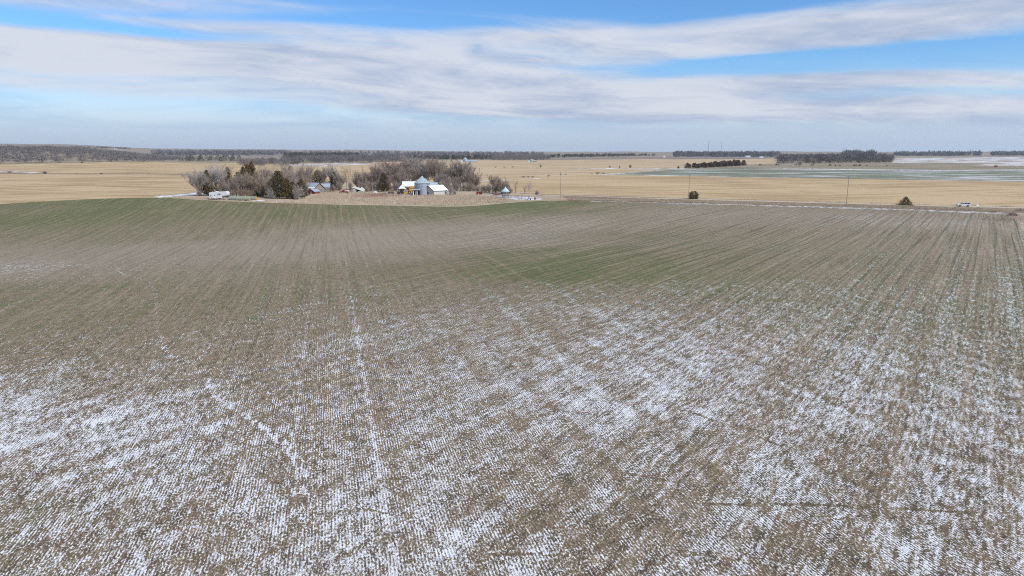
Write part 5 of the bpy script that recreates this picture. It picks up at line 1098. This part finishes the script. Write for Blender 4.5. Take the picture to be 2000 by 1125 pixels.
grain_bin('grain_bin', 'big galvanised grain bin with cone roof in the farmyard', (-47.1, 361.5), 8.0, 6.3, 9.5)
grain_bin('grain_bin', 'far steel grain bin beside a long shed left of the shelterbelt', (-119.1, 1764.3), 9.6, 8.2, 11.6, 5, detail=False)
grain_bin('grain_bin', 'squat far grain bin in front of the grey shelterbelt', (52.0, 1830.1), 11.0, 4.2, 7.2, 4, detail=False)
gable('long_shed', 'long low pale shed right of the far grain bin', 'shed', (-102.2, 1753.9), R(-2), 27, 9, 2.2, 3.6, 'galv', 'roof_blue', 0.3)
gable('small_shed', 'tiny white shed left of the far grain bin', 'shed', (-128.4, 1758.9), R(10), 6, 5, 2.4, 4.2, 'white', 'galv_roof', 0.3)
gable('small_shed', 'tiny white shed beside the squat far bin', 'shed', (44.1, 1811.0), R(10), 5, 4, 2, 3.4, 'white', 'galv_roof', 0.3)
gable('small_shed', 'low rusty shed right of the squat far bin', 'shed', (60.5, 1822.3), R(0), 9, 4, 1.4, 2.4, 'barn_red', 'roof_metal', 0.3)
for px, w, h, lab in (((1115.0, 3290.6), 24, 7.5, 'longer white farm building before the wood below the masts'), ((1037.9, 2895.8), 17, 5.5, 'shorter white farm building right of the longer one'), ((742.2, 3392.4), 9, 8, 'tiny white building on the ploughed field left of the masts'),
                      ((-3391.1, 5961.0), 26, 7, 'white house on the hilltop above the left wood'), ((-2459.3, 5425.6), 26, 9, 'distant white farmhouse above the lake'), ((-1732.5, 5207.9), 30, 8, 'pale roofs of a far farm in the valley'), ((-2170.4, 5876.1), 22, 8, 'white speck of a house on the far left ridge')):
    gable('farm_building', lab, 'building', px, R(8), w, w * 0.5, h * 0.62, h, 'white', 'galv_roof', 0.3)

# ------------------------------------------------------------------ corn crib and corral
t = thing('corn_crib', 'round wire corn crib with a pale cone roof in the corral', 'corn crib', (-3.2, 330.6))
r = 1.75
for k in range(28):
    a = 2 * math.pi * k / 28; MB().tube([(r * math.cos(a), r * math.sin(a), -0.1), (r * math.cos(a), r * math.sin(a), 3.15)], 0.028, 4).build('upright', M['pipe'], t)
for k in range(9): MB().lathe([(r - 0.03, 0.15 + k * 0.36), (r + 0.05, 0.15 + k * 0.36), (r + 0.05, 0.21 + k * 0.36), (r - 0.03, 0.21 + k * 0.36)], 28).build('hoop', M['pipe'], t)
MB().lathe([(r + 0.02, 2.75), (r + 0.02, 3.2)], 28).build('top_band', M['galv'], t)
for k in range(14):
    a0, a1 = 2 * math.pi * k / 14, 2 * math.pi * (k + 1) / 14
    MB().tri((2.15 * math.cos(a0), 2.15 * math.sin(a0), 3.02), (2.15 * math.cos(a1), 2.15 * math.sin(a1), 3.02), (0, 0, 5.1)).build('roof_panel', M['roof_blue'], t)
MB().lathe([(0.28, 4.82), (0.28, 5.15), (0, 5.3)], 12).build('peak_cap', M['roof_blue'], t)
path = [(-9.9, 358.9), (-8.7, 343.2), (-6.2, 331.5), (-3.6, 322.1), (-0.5, 319.4), (2.8, 317.6), (6.1, 313.9)]
pts = []
for a, b in zip(path, path[1:]):
    n = max(1, round((Vector(b) - Vector(a)).length / 3.0))
    pts += [tuple(Vector(a).lerp(Vector(b), k / n)) for k in range(n)]
pts.append(path[-1])
for i, (a, b) in enumerate(zip(pts, pts[1:])):
    d = Vector(b) - Vector(a); L = d.length
    t = thing('corral_panel', 'grey pipe corral panel in the snowy pen by the corn crib', 'fence panel', a, math.atan2(d.y, d.x), 'corral panels')
    for x in (0.05, L - 0.05): MB().tube([(x, 0, -0.1), (x, 0, 1.65)], 0.05, 6).build('post', M['pipe'], t)
    for k in range(5): MB().tube([(0.05, 0, 0.35 + k * 0.3), (L - 0.05, 0, 0.35 + k * 0.3)], 0.026, 5).build('rail', M['pipe'], t)
t = thing('calf_hut', 'pale A-frame calf hut at the field edge of the corral', 'hut', (8.0, 310.3), R(14))
for s in (-1, 1): MB().slab([(s * 1.05, -1.0, 0.0), (s * 1.05, 1.0, 0.0), (0.0, 1.0, 1.75), (0.0, -1.0, 1.75)], 0.05).build('roof_sheet', M['roof_blue'], t)
MB()._add([(-0.98, 0.95, 0), (0.98, 0.95, 0), (0, 0.95, 1.68)], [(0, 1, 2)]).build('back_wall', M['white'], t); MB()._add([(0.3, -0.93, 0), (0.98, -0.93, 0), (0, -0.93, 1.68), (-0.98, -0.93, 0), (-0.3, -0.93, 0), (-0.3, -0.93, 0.9), (0.3, -0.93, 0.9)], [(0, 1, 2, 6), (2, 3, 4, 5), (2, 5, 6)]).build('front_wall', M['white'], t)
t = thing('barrel', 'brown barrel standing right of the calf hut', 'barrel', (10.4, 311.1)); MB().lathe([(0, 0), (0.34, 0), (0.38, 0.3), (0.38, 0.7), (0.34, 1.0), (0, 1.0)], 14).build('drum', M['rust'], t, True)
for z in (0.3, 0.68): MB().lathe([(0.375, z), (0.41, z), (0.41, z + 0.05), (0.375, z + 0.05)], 14).build('hoop', M['steel_dark'], t)
rng = np.random.default_rng(5)
def stick_pile(name, label, cat, xy, n, rad, h, mat, L, w, seed, cone=True):
    rng = np.random.default_rng(seed)
    a = rng.uniform(0, 6.28, n); q = rad * np.sqrt(rng.uniform(0, 1, n)); z = np.clip(h * (1 - q / rad) * rng.uniform(0, 1, n), 0, None)
    P = np.column_stack([q * np.cos(a), q * np.sin(a), z * 0.6])
    D = np.column_stack([-np.cos(a) * 0.5, -np.sin(a) * 0.5, np.full(n, 0.8 if cone else 0.25)]) + rng.normal(size=(n, 3)) * (0.3 if cone else 0.7); D /= np.linalg.norm(D, axis=1, keepdims=True); D[:, 2] = np.abs(D[:, 2])
    V, Fs = spikes(P, D, L * rng.uniform(0.5, 1.2, n), w * rng.uniform(0.6, 1.4, n), rng)
    o = link(name, raw_mesh(name, V, Fs, M[mat], np.repeat(rng.uniform(0, 1, n), 3))); o.location = (xy[0], xy[1], ground_z(*xy) - 0.05)
    return tagged(o, label, cat)
stick_pile('brush_pile', 'pinkish cone shaped brush pile beside the corn crib', 'brush pile', (-7.8, 363.5), 420, 1.9, 1.6, 'redbrush', 1.5, 0.10, 3)
stick_pile('branch_heap', 'rusty brown heap of dead branches at the lane corner', 'branches', (177.4, 242.3), 260, 1.7, 1.5, 'redbrush', 1.5, 0.07, 4)
stick_pile('fallen_branches', 'dark fallen branches lying in the field near the lane', 'branches', (162.4, 226.5), 120, 5.5, 0.4, 'twig', 2.6, 0.09, 5, False)
stick_pile('branch_heap', 'dark twiggy heap at the corner of lane and road', 'branches', (193.5, 260.8), 160, 1.8, 0.8, 'twig', 1.3, 0.07, 6)

# ------------------------------------------------------------------ machines and junk in the yard
def wheels(t, spots, r, w, rim='rim', axis='y'):
    for x, y in spots:
        wl = MB().wheel((x, y, r), r, w, 18, axis).build('wheel', M['rubber'], t)
        MB().wheel((x, y, r), r * 0.58, w * 1.06, 14, axis).build('rim', M[rim], wl)

t = thing('combine_harvester', 'old yellow combine harvester parked between shelter and grain bin', 'combine', (-54.3, 372.5), R(188))
MB().prism([(-2.9, 1.3), (-2.9, 2.5), (-2.2, 3.1), (1.3, 3.2), (1.3, 1.2), (-0.5, 0.95)], -1.35, 1.35).build('body', M['yellow'], t, bevel=0.06)
MB().box((-0.5, 0, 3.55), (2.4, 2.5, 0.7), 0, 1.08).build('grain_tank', M['yellow'], t)
cab = MB().box((2.0, 0, 2.65), (1.3, 1.7, 1.7), 0, 0.94).build('cab', M['yellow'], t, bevel=0.05)
MB().box((2.67, 0, 2.75), (0.05, 1.4, 1.1)).build('windscreen', M['glass'], cab)
for s in (-1, 1): MB().box((2.0, s * 0.85, 2.8), (0.9, 0.05, 1.0)).build('window', M['glass'], cab)
MB().box((2.0, 0, 3.55), (1.5, 1.9, 0.12)).build('roof', M['yellow'], cab)
wheels(t, [(1.2, -1.5), (1.2, 1.5)], 0.85, 0.55, 'yellow'); wheels(t, [(-2.2, -1.25), (-2.2, 1.25)], 0.5, 0.3, 'yellow')
hd = MB().prism([(3.2, 0.15), (4.5, 0.1), (4.1, 0.55), (3.5, 1.15), (3.2, 1.1)], -2.1, 2.1).build('header', M['yellow'], t)
MB().tube([(4.2, -1.9, 0.75), (4.2, 1.9, 0.75)], 0.35, 8).build('reel', M['rust'], hd)
MB().prism([(1.6, 1.0), (3.3, 0.4), (3.3, 0.9), (1.6, 1.7)], -0.6, 0.6).build('feeder_house', M['yellow'], t)
MB().tube([(0.4, 1.3, 3.2), (-2.6, 1.75, 3.5)], 0.17, 8).build('unloading_auger', M['yellow'], t)
MB().tube([(-1.5, -0.7, 3.0), (-1.5, -0.7, 4.1)], 0.07, 6).build('exhaust', M['steel_dark'], t)

t = thing('pickup_truck', 'red and white old pickup truck in the yard right of the farmhouse', 'pickup', (-91.4, 374.3), R(176))
MB().prism([(-2.6, 0.45), (-2.6, 1.0), (-0.55, 1.0), (-0.5, 1.05), (0.95, 1.08), (2.3, 1.0), (2.45, 0.8), (2.45, 0.42)], -0.92, 0.92).build('body', M['red'], t, bevel=0.05)
cab = MB().prism([(-0.6, 1.03), (-0.4, 1.68), (0.55, 1.68), (1.05, 1.06)], -0.82, 0.82).build('cab', M['red'], t, bevel=0.05)
for s in (-1, 1): MB()._add([(-0.42, s * 0.84, 1.12), (0.85, s * 0.84, 1.12), (0.48, s * 0.84, 1.58), (-0.3, s * 0.84, 1.58)], [(0, 1, 2, 3)]).build('window', M['glass'], cab)
MB().slab([(1.0, -0.7, 1.12), (1.0, 0.7, 1.12), (0.6, 0.7, 1.62), (0.6, -0.7, 1.62)], 0.03).build('windscreen', M['glass'], cab)
cap = MB().prism([(-2.55, 1.02), (-2.45, 1.6), (-0.7, 1.66), (-0.66, 1.02)], -0.88, 0.88).build('topper', M['white'], t, bevel=0.06)
for s in (-1, 1): MB().box((-1.6, s * 0.9, 1.35), (1.3, 0.04, 0.3)).build('window', M['glass'], cap)
wheels(t, [(-1.6, -0.85), (-1.6, 0.85), (1.55, -0.85), (1.55, 0.85)], 0.38, 0.24)
for s in (-1, 1): MB().box((2.46, s * 0.65, 0.78), (0.05, 0.25, 0.2)).build('headlight', M['lamp'], t); MB().box((-2.61, s * 0.8, 0.8), (0.05, 0.14, 0.25)).build('taillight', M['tail'], t)

t = thing('collapsed_shed', 'collapsed pale grey shed with sagging roof beside the big grove', 'shed', (-87.5, 393.4), R(-8))
MB().slab([(-3.2, -1.6, 2.4), (1.0, -2.0, 1.0), (1.4, 1.2, 1.6), (-3.0, 1.6, 2.9)], 0.1).build('roof', M['weathered'], t)
MB().slab([(0.9, -2.0, 1.1), (3.4, -1.6, 0.1), (3.6, 1.2, 0.9), (1.3, 1.4, 2.6)], 0.1).build('roof', M['palegreen'], t)
MB().box((-2.95, 0, 1.15), (0.12, 3.0, 2.3)).build('wall', M['weathered'], t); MB().box((-2.2, -1.5, 0.9), (1.5, 0.12, 1.8)).build('wall', M['weathered'], t)
MB().box((-0.3, 0.6, 0.8), (2.6, 0.1, 1.7)).build('back_wall', M['dark'], t)  # near-black sheet, paints the shade inside the broken opening
for k in range(7): MB().slab([(0.2 + k * 0.45, -2.2 - 0.1 * k, 0.05), (0.45 + k * 0.45, -2.2 - 0.1 * k, 0.05), (0.9 + k * 0.4, -0.6, 0.9 - 0.1 * k), (0.65 + k * 0.4, -0.6, 0.9 - 0.1 * k)], 0.04).build('plank', M['weathered'], t)

t = thing('grain_auger', 'long red grain auger lying tilted in the yard weeds', 'auger', (-65.2, 339.1), R(24))
MB().tube([(-3.8, 0, 0.35), (3.9, 0, 1.9)], 0.14, 8).build('tube', M['rust'], t)
MB().lathe([(0.15, 0.0), (0.5, 0.45), (0.5, 0.6)], 10, (-3.9, 0, 0.1)).build('hopper', M['rust'], t)
MB().tube([(0.6, -0.75, 0.32), (1.4, 0, 1.35)], 0.05, 5).tube([(0.6, 0.75, 0.32), (1.4, 0, 1.35)], 0.05, 5).tube([(0.6, -0.75, 0.32), (0.6, 0.75, 0.32)], 0.05, 5).build('undercarriage', M['rust'], t)
wheels(t, [(0.6, -0.85), (0.6, 0.85)], 0.32, 0.18)
MB().tube([(3.9, 0, 1.95), (4.2, 0, 1.3)], 0.16, 8).build('spout', M['rust'], t)

t = thing('propane_tank', 'white propane tank on legs left of the red auger', 'tank', (-73.5, 369.9), R(12))
MB().tube([(-1.1, 0, 0.8), (-1.0, 0, 0.8), (-0.8, 0, 0.8), (0.8, 0, 0.8), (1.0, 0, 0.8), (1.1, 0, 0.8)], [0.12, 0.32, 0.45, 0.45, 0.32, 0.12], 14).build('shell', M['white'], t, True)
for x in (-0.6, 0.6): MB().box((x, 0, 0.2), (0.12, 0.7, 0.5)).build('leg', M['concrete'], t)
MB().lathe([(0.16, 1.2), (0.16, 1.4), (0, 1.44)], 10).build('valve_cover', M['white'], t)

t = thing('hopper', 'small pale green hopper at the top end of the red auger', 'hopper', (-64.5, 355.0)); MB().lathe([(0.2, 0.35), (0.62, 0.9), (0.62, 1.3), (0.1, 1.75), (0, 1.75)], 12).build('bin', M['palegreen'], t)
for k in range(4): MB().tube([(0.5 * math.cos(k * 1.571 + .8), 0.5 * math.sin(k * 1.571 + .8), 0), (0.5 * math.cos(k * 1.571 + .8), 0.5 * math.sin(k * 1.571 + .8), 0.95)], 0.04, 5).build('leg', M['steel_dark'], t)
t = thing('leaning_post', 'pale leaning post sticking out of the junk pile', 'post', (-69.9, 376.0), 0.2); MB().tube([(-0.2, 0, -0.3), (0.5, 0, 1.3), (1.0, 0, 2.6)], [0.10, 0.09, 0.08], 7).build('shaft', M['bark_pale'], t); MB().box((0.98, 0, 2.62), (0.3, 0.2, 0.12)).build('cap', M['bark_pale'], t)

def wagon(name, label, xy, rz, L, Wd, mat):
    t = thing(name, label, 'farm wagon', xy, rz)
    MB().box((0, 0, 0.85), (L, Wd, 0.16)).build('bed', M[mat], t)
    for s in (-1, 1): MB().box((0, s * (Wd / 2 - 0.05), 1.2), (L, 0.08, 0.55)).build('side_board', M[mat], t)
    for s in (-1, 1): MB().box((s * (L / 2 - 0.05), 0, 1.2), (0.08, Wd - 0.2, 0.55)).build('end_board', M[mat], t)
    wheels(t, [(-L * 0.33, -Wd / 2 + 0.1), (-L * 0.33, Wd / 2 - 0.1), (L * 0.33, -Wd / 2 + 0.1), (L * 0.33, Wd / 2 - 0.1)], 0.42, 0.2)
    MB().tube([(L / 2, 0, 0.5), (L / 2 + 1.4, 0, 0.35)], 0.05, 5).build('tongue', M['steel_dark'], t)
    for x in (-L * 0.33, L * 0.33): MB().box((x, 0, 0.5), (0.12, Wd * 0.8, 0.1)).build('axle', M['steel_dark'], t)
    return t
wagon('farm_wagon', 'dark old wagon beside the bare trunks left of the shelter', (-64.0, 364.1), R(35), 2.6, 1.6, 'steel_dark')
wagon('farm_wagon', 'dark wagon in the weeds before the open shelter', (-58.5, 360.3), R(-10), 3.0, 1.7, 'steel_dark')
t = thing('steel_drum', 'grey drum standing in front of the dark wagon', 'drum', (-56.7, 350.9)); MB().lathe([(0, 0), (0.36, 0), (0.36, 1.0), (0, 1.0)], 14).build('shell', M['rim'], t); MB().lathe([(0.36, 0.48), (0.39, 0.5), (0.36, 0.52)], 14).build('hoop', M['steel_dark'], t)

t = thing('tractor', 'small red tractor parked in the corral beside the road pole', 'tractor', (-17.2, 364.5), R(170))
MB().box((0.85, 0, 1.05), (1.7, 0.62, 0.62)).build('hood', M['red'], t, bevel=0.06); MB().box((-0.4, 0, 0.8), (1.2, 0.7, 0.6)).build('chassis', M['red'], t)
MB().box((-0.75, 0, 1.25), (0.5, 0.5, 0.12)).build('seat', M['rubber'], t); MB().box((-0.98, 0, 1.5), (0.1, 0.5, 0.45)).build('backrest', M['rubber'], t)
for s in (-1, 1): MB().prism([(-1.3, 1.1), (-0.9, 1.5), (-0.3, 1.45), (-0.1, 1.1)], s * 0.55, s * 0.9).build('fender', M['red'], t)
MB().tube([(0, 0, 1.3), (-0.25, 0, 1.65)], 0.03, 5).build('steering_column', M['steel_dark'], t); MB().tube([(1.1, 0.2, 1.3), (1.1, 0.2, 1.9)], 0.04, 6).build('exhaust', M['steel_dark'], t)
wheels(t, [(-0.7, -0.75), (-0.7, 0.75)], 0.68, 0.34, 'red'); wheels(t, [(1.35, -0.55), (1.35, 0.55)], 0.36, 0.2, 'red')

# ------------------------------------------------------------------ camping trailer
t = thing('camping_trailer', 'white fifth wheel camping trailer parked left of the hay bales', 'trailer', (-122.0, 287.2), R(-2), None, 0.12)
t.rotation_euler = (0, R(-3.2), R(-3))
MB().prism([(-3.9, 0.55), (-3.95, 3.0), (-3.8, 3.2), (3.3, 3.25), (3.75, 3.0), (3.9, 2.4), (3.75, 1.7), (3.5, 1.5), (1.45, 1.5), (1.25, 0.55)], -1.2, 1.2).build('body', M['white'], t, bevel=0.08)
for x, z, w, h in ((-3.1, 1.8, 0.42, 0.42), (-1.6, 1.95, 0.36, 0.36), (0.75, 2.25, 0.5, 0.5)):
    wd = MB().box((x, -1.215, z), (w, 0.05, h)).build('window', M['glass'], t); MB().box((x, -1.22, z - h / 2 - 0.05), (w + 0.14, 0.07, 0.07)).build('frame', M['white'], wd)
d = MB().box((-0.05, -1.215, 1.75), (0.6, 0.05, 1.75)).build('door', M['white'], t); MB().box((-0.02, -1.24, 2.2), (0.36, 0.04, 0.75)).build('window', M['glass'], d); MB().box((0.18, -1.26, 1.6), (0.05, 0.06, 0.14)).build('handle', M['rubber'], d)
MB().box((-2.35, -1.30, 1.75), (1.1, 0.22, 1.7)).build('slide_out', M['white'], t, bevel=0.03)
MB().box((-0.85, 0, 3.36), (1.0, 0.8, 0.3), 0, 0.85).build('air_conditioner', M['white'], t, bevel=0.05)
MB().box((-3.0, 0.3, 3.27), (0.5, 0.5, 0.16)).build('roof_vent', M['white'], t)
wheels(t, [(-1.55, -1.0), (-1.55, 1.0), (-0.7, -1.0), (-0.7, 1.0)], 0.38, 0.22)
for s in (-1, 1): MB().tube([(1.15, s * 0.9, 1.2), (1.15, s * 0.9, -0.15)], 0.06, 6).build('landing_leg', M['white'], t)
MB().tube([(2.9, 0, 1.5), (2.9, 0, 1.0)], 0.12, 8).build('hitch', M['steel_dark'], t)
MB().box((-1.3, 0, 0.5), (5.0, 1.9, 0.16)).build('frame', M['steel_dark'], t)

# ------------------------------------------------------------------ hay bales, two rows end to end
core = MB().tube([(-0.74, 0, 0.76), (-0.70, 0, 0.76), (0.70, 0, 0.76), (0.74, 0, 0.76)], [0.64, 0.735, 0.735, 0.64], 20).mesh('straw', M['hay'], True)
wrapm = MB().tube([(-0.69, 0, 0.76), (-0.35, 0, 0.76), (0, 0, 0.76), (0.35, 0, 0.76), (0.69, 0, 0.76)], [0.745, 0.765, 0.755, 0.765, 0.745], 20, cap=False).mesh('net_wrap', M['net'], True)
for row, (start, end, lab_end, lab) in enumerate([((-118.3, 286.4), (-109.0, 285.8), 'orange open end bale of the front bale row', 'green net wrapped round bale in the front row behind the trailer'),
                                                  ((-119.4, 290.7), (-107.4, 289.3), 'orange open end bale of the rear bale row', 'green net wrapped round bale in the rear row by the grove')]):
    a, b = Vector(start), Vector(end); d = (b - a); L = d.length; u = d / L; n = int(L / 1.5)
    for k in range(n):
        p = b - u * (k * 1.5 + 0.75)
        o = thing('hay_bale', lab_end if k == 0 else lab, 'hay bale', (p.x, p.y), math.atan2(u.y, u.x) + 0.03 * math.sin(k * 2.3 + row), ['front bale row', 'rear bale row'][row])
        link('straw', core, o); link('net_wrap', wrapm, o)

# ------------------------------------------------------------------ white car on the road
cx, cy = (184.6, 280.4)
t = thing('car', 'white sport utility car driving on the gravel road', 'car', (cx, cy), math.atan2(12, -42), None, 0.35)
body_prof = [(-2.38, 0.42), (-2.42, 0.80), (-2.32, 1.08), (0.95, 1.10), (1.9, 1.0), (2.3, 0.82), (2.36, 0.45), (2.0, 0.34)]
def arch(cxx, r=0.44): return [(cxx + r * math.cos(a), 0.36 + r * math.sin(a)) for a in (R(0), R(35), R(70), R(110), R(145), R(180))]
prof = body_prof + arch(1.45) + [(0.9, 0.32), (-0.9, 0.32)] + arch(-1.42) + [(-2.0, 0.34)]
MB().prism(prof, -0.94, 0.94).build('body', M['carwhite'], t, bevel=0.05)
cabp = [(-2.30, 1.05), (-2.12, 1.55), (-1.85, 1.68), (0.0, 1.70), (0.35, 1.62), (1.05, 1.06)]
cab = MB().prism(cabp, -0.80, 0.80).build('cabin', M['carwhite'], t, bevel=0.06)
for s in (-1, 1):
    for x0, x1, xt0, xt1 in ((-2.08, -1.25, -1.95, -1.22), (-1.15, -0.12, -1.12, -0.14), (-0.02, 0.85, -0.02, 0.36)):
        MB()._add([(x0, s * 0.82, 1.12), (x1, s * 0.82, 1.12), (xt1, s * 0.815, 1.56), (xt0, s * 0.815, 1.56)], [(0, 1, 2, 3)]).build('side_window', M['glass'], cab)
    MB().box((2.33, s * 0.68, 0.80), (0.10, 0.40, 0.15)).build('headlight', M['lamp'], t); MB().box((-2.40, s * 0.74, 0.98), (0.08, 0.28, 0.18)).build('taillight', M['tail'], t)
    MB().box((0.62, s * 1.02, 1.12), (0.16, 0.20, 0.14)).build('mirror', M['carwhite'], t)
    MB().tube([(-1.8, s * 0.66, 1.75), (-0.1, s * 0.66, 1.76)], 0.025, 5).build('roof_rail', M['steel_dark'], cab)
MB().slab([(1.02, -0.7, 1.13), (1.02, 0.7, 1.13), (0.42, 0.66, 1.62), (0.42, -0.66, 1.62)], 0.03).build('windscreen', M['glass'], cab)
MB().slab([(-2.31, 0.66, 1.12), (-2.31, -0.66, 1.12), (-2.16, -0.62, 1.54), (-2.16, 0.62, 1.54)], 0.03).build('rear_window', M['glass'], cab)
MB().box((2.36, 0, 0.62), (0.06, 0.9, 0.26)).build('grille', M['steel_dark'], t); MB().box((2.30, 0, 0.42), (0.16, 1.7, 0.18)).build('bumper', M['rubber'], t)
wheels(t, [(1.45, -0.83), (1.45, 0.83), (-1.42, -0.83), (-1.42, 0.83)], 0.36, 0.24)

# ------------------------------------------------------------------ utility poles, posts
def pole(label, spot, rz=0.3, group=None, arm=True, thick=1.0):
    x, y, h = spot
    t = thing('utility_pole', label, 'pole', (x, y), rz, group)
    MB().tube([(0, 0, -0.5), (0, 0, h * 0.5), (0, 0, h)], [0.15 * thick, 0.125 * thick, 0.10 * thick], 8).build('shaft', M['pole_wood'], t)
    if arm:
        MB().box((0, 0.14 * thick, h - 0.5), (2.3 * thick, 0.10 * thick, 0.13 * thick)).build('crossarm', M['pole_wood'], t)
        for q in (-1.0, -0.45, 1.0): MB().lathe([(0.03, 0), (0.07, 0.04), (0.05, 0.12), (0.07, 0.16), (0.02, 0.22)], 8, (q * thick, 0.14 * thick, h - 0.43 + 0.06 * thick)).build('insulator', M['lamp'], t)
        for s in (-1, 1): MB().tube([(0, 0.16 * thick, h - 1.2), (s * 0.75 * thick, 0.16 * thick, h - 0.55)], 0.025 * thick, 4).build('brace', M['pipe'], t)
    return t
GP = 'utility poles along the gravel road'
pole('road utility pole between the two junipers right of the middle', (141.3, 289.8, 12.7), 1.85, GP)
pole('road utility pole beside the round juniper bush', (80.4, 312.9, 12.8), 1.85, GP)
pole('road utility pole at the bend right of the corral', (22.5, 318.3, 12.3), 1.85, GP)
pole('brown utility pole behind the small red tractor', (-18.0, 383.9, 13.8), 1.9, GP)
pole('short pole stub at the left side of the junk pile', (-79.5, 393.0, 5.1), 0.3, None, False, 0.9)
GL = 'utility poles on the left stubble fields'
pole('tallest pale pole before the left wood', (-859.5, 1265.6, 11.6), 0.4, GL, True, 2.0)
pole('short pole right of the tallest left pole', (-873.0, 1324.0, 5.4), 0.4, GL, False, 2.0)
pole('pole at the left picture edge before the wood', (-907.3, 1232.1, 8.5), 0.4, GL, False, 2.0)
pole('pale pole on the left fence line', (-535.9, 765.6, 7.0), 0.4, GL, True, 1.4)
pole('pale pole below the middle of the left wood', (-858.0, 1428.8, 7.9), 0.4, GL, True, 2.2)
pole('pole near the right end of the left wood', (-872.1, 1672.2, 8.6), 0.4, GL, True, 2.2)
pm = MB().tube([(0, 0, -0.3), (0, 0, 1.25)], [0.06, 0.05], 6).mesh('shaft', M['pole_wood'])
for i, (x, y) in enumerate([(148.3, 293.8), (153.6, 293.1), (155.3, 292.5), (156.9, 291.9), (161.0, 290.2), (99.5, 317.7), (111.0, 313.3), (127.7, 305.7), (135.3, 302.1), (172.2, 286.1), (196.3, 277.6), (197.6, 276.6)]):
    o = thing('fence_post', 'thin dark wooden fence post behind the gravel road', 'fence post', (x, y), i * 0.7, 'roadside fence posts')
    o.rotation_euler = (0.05 * math.sin(i * 3.1), 0.06 * math.sin(i * 1.7), i * 0.7)
    link('shaft', pm, o); c = MB().box((0, 0, 1.26), (0.1, 0.1, 0.04)).build('cap', M['pole_wood'], o)

def lump(name, label, xy, sx, sy, h, seed):
    rng = np.random.default_rng(seed); mb = MB(); n = 14; rings = []
    for j in range(4):
        f = j / 3.0; rings.append([(sx * math.cos(a) * math.cos(f * 1.45) * (1 + 0.25 * math.sin(3 * a + seed)), sy * math.sin(a) * math.cos(f * 1.45), h * math.sin(f * 1.45) - 0.03) for a in [2 * math.pi * k / n for k in range(n)]])
    vs = [p for r_ in rings for p in r_]; fs = [(i * n + k, i * n + (k + 1) % n, (i + 1) * n + (k + 1) % n, (i + 1) * n + k) for i in range(3) for k in range(n)] + [tuple(3 * n + k for k in range(n))]
    o = mb._add(vs, fs).build(name, M['snowcover'], None, True); o.location = (xy[0], xy[1], ground_z(*xy)); return tagged(o, label, 'snow')
lump('snow_heap', 'small white snow heap in the stubble right behind the car', (195.8, 288.8), 0.7, 0.5, 0.55, 1)
lump('snow_heap', 'flat white snow heap in the stubble near the right edge', (196.5, 280.4), 0.9, 0.5, 0.25, 2)
t = thing('livestock_trailer', 'tiny red livestock trailer on the pasture at the right edge', 'trailer', (729.8, 1045.5), R(15))
MB().box((0, 0, 1.5), (4.6, 2.1, 2.0)).build('box', M['red'], t, bevel=0.08); wheels(t, [(-0.5, -1), (-0.5, 1), (0.4, -1), (0.4, 1)], 0.42, 0.25); MB().tube([(2.2, 0, 0.6), (3.6, 0, 0.5)], 0.07, 6).build('tongue', M['steel_dark'], t)
for s in (-1, 1): MB().box((0, s * 1.06, 1.9), (3.8, 0.04, 0.25)).build('painted_vent_gap', M['dark'], t)  # strips on the box sides, shade of the gaps painted on

# ------------------------------------------------------------------ masts and water tower
def mast(label, spot, w):
    x, y, h = spot
    t = thing('radio_mast', label, 'mast', (x, y), 0.2, 'radio masts on the horizon')
    cs = [(w * math.cos(R(90 + 120 * k)), w * math.sin(R(90 + 120 * k))) for k in range(3)]
    for c in cs: MB().tube([(c[0], c[1], -1), (c[0], c[1], h)], w * 0.28, 5).build('leg', M['mast'], t)
    br = MB(); n = int(h / 5)
    for k in range(n):
        z0, z1 = k * h / n, (k + 1) * h / n
        for j in range(3): br.tube([(*cs[j], z0), (*cs[(j + 1) % 3], z1)], w * 0.12, 3)
    br.build('bracing', M['mast'], t)
    MB().tube([(0, 0, h - 1), (0, 0, h + 5)], w * 0.2, 5).build('antenna', M['mast'], t)
mast('taller radio mast above the hill wood', (1441.7, 5112.6, 110.4), 1.5)
mast('shorter radio mast right of the taller one', (1564.3, 5207.7, 93.8), 1.2)
x, y, h = (-1491.0, 6103.5, 29.9)
t = thing('water_tower', 'white water tower on the far horizon above the creek wood', 'water tower', (x, y))
MB().lathe([(h * 0.06, -2), (h * 0.035, h * 0.2), (h * 0.03, h * 0.55)], 12).build('stem', M['white'], t, True)
MB().lathe([(h * 0.03, h * 0.52), (h * 0.14, h * 0.60), (h * 0.24, h * 0.74), (h * 0.22, h * 0.90), (h * 0.12, h * 0.98), (0, h)], 18).build('tank', M['white'], t, True)

# ------------------------------------------------------------------ haze
hm = bpy.data.materials.new('haze_air'); hm.use_nodes = True
ht = NT(hm.node_tree); ht.n.clear()
ho = ht.node('ShaderNodeOutputMaterial'); hv = ht.node('ShaderNodeVolumePrincipled')
hv.inputs['Color'].default_value = (0.74, 0.86, 1.0, 1); hv.inputs['Density'].default_value = 0.00004; hv.inputs['Anisotropy'].default_value = 0.3
ht.l.new(hv.outputs[0], ho.inputs['Volume'])
hz = MB().box((0, 0, 55), (30000, 30000, 190)).build('haze', hm)
tagged(hz, 'thin bluish air over the whole plain', 'haze', None, 'stuff')
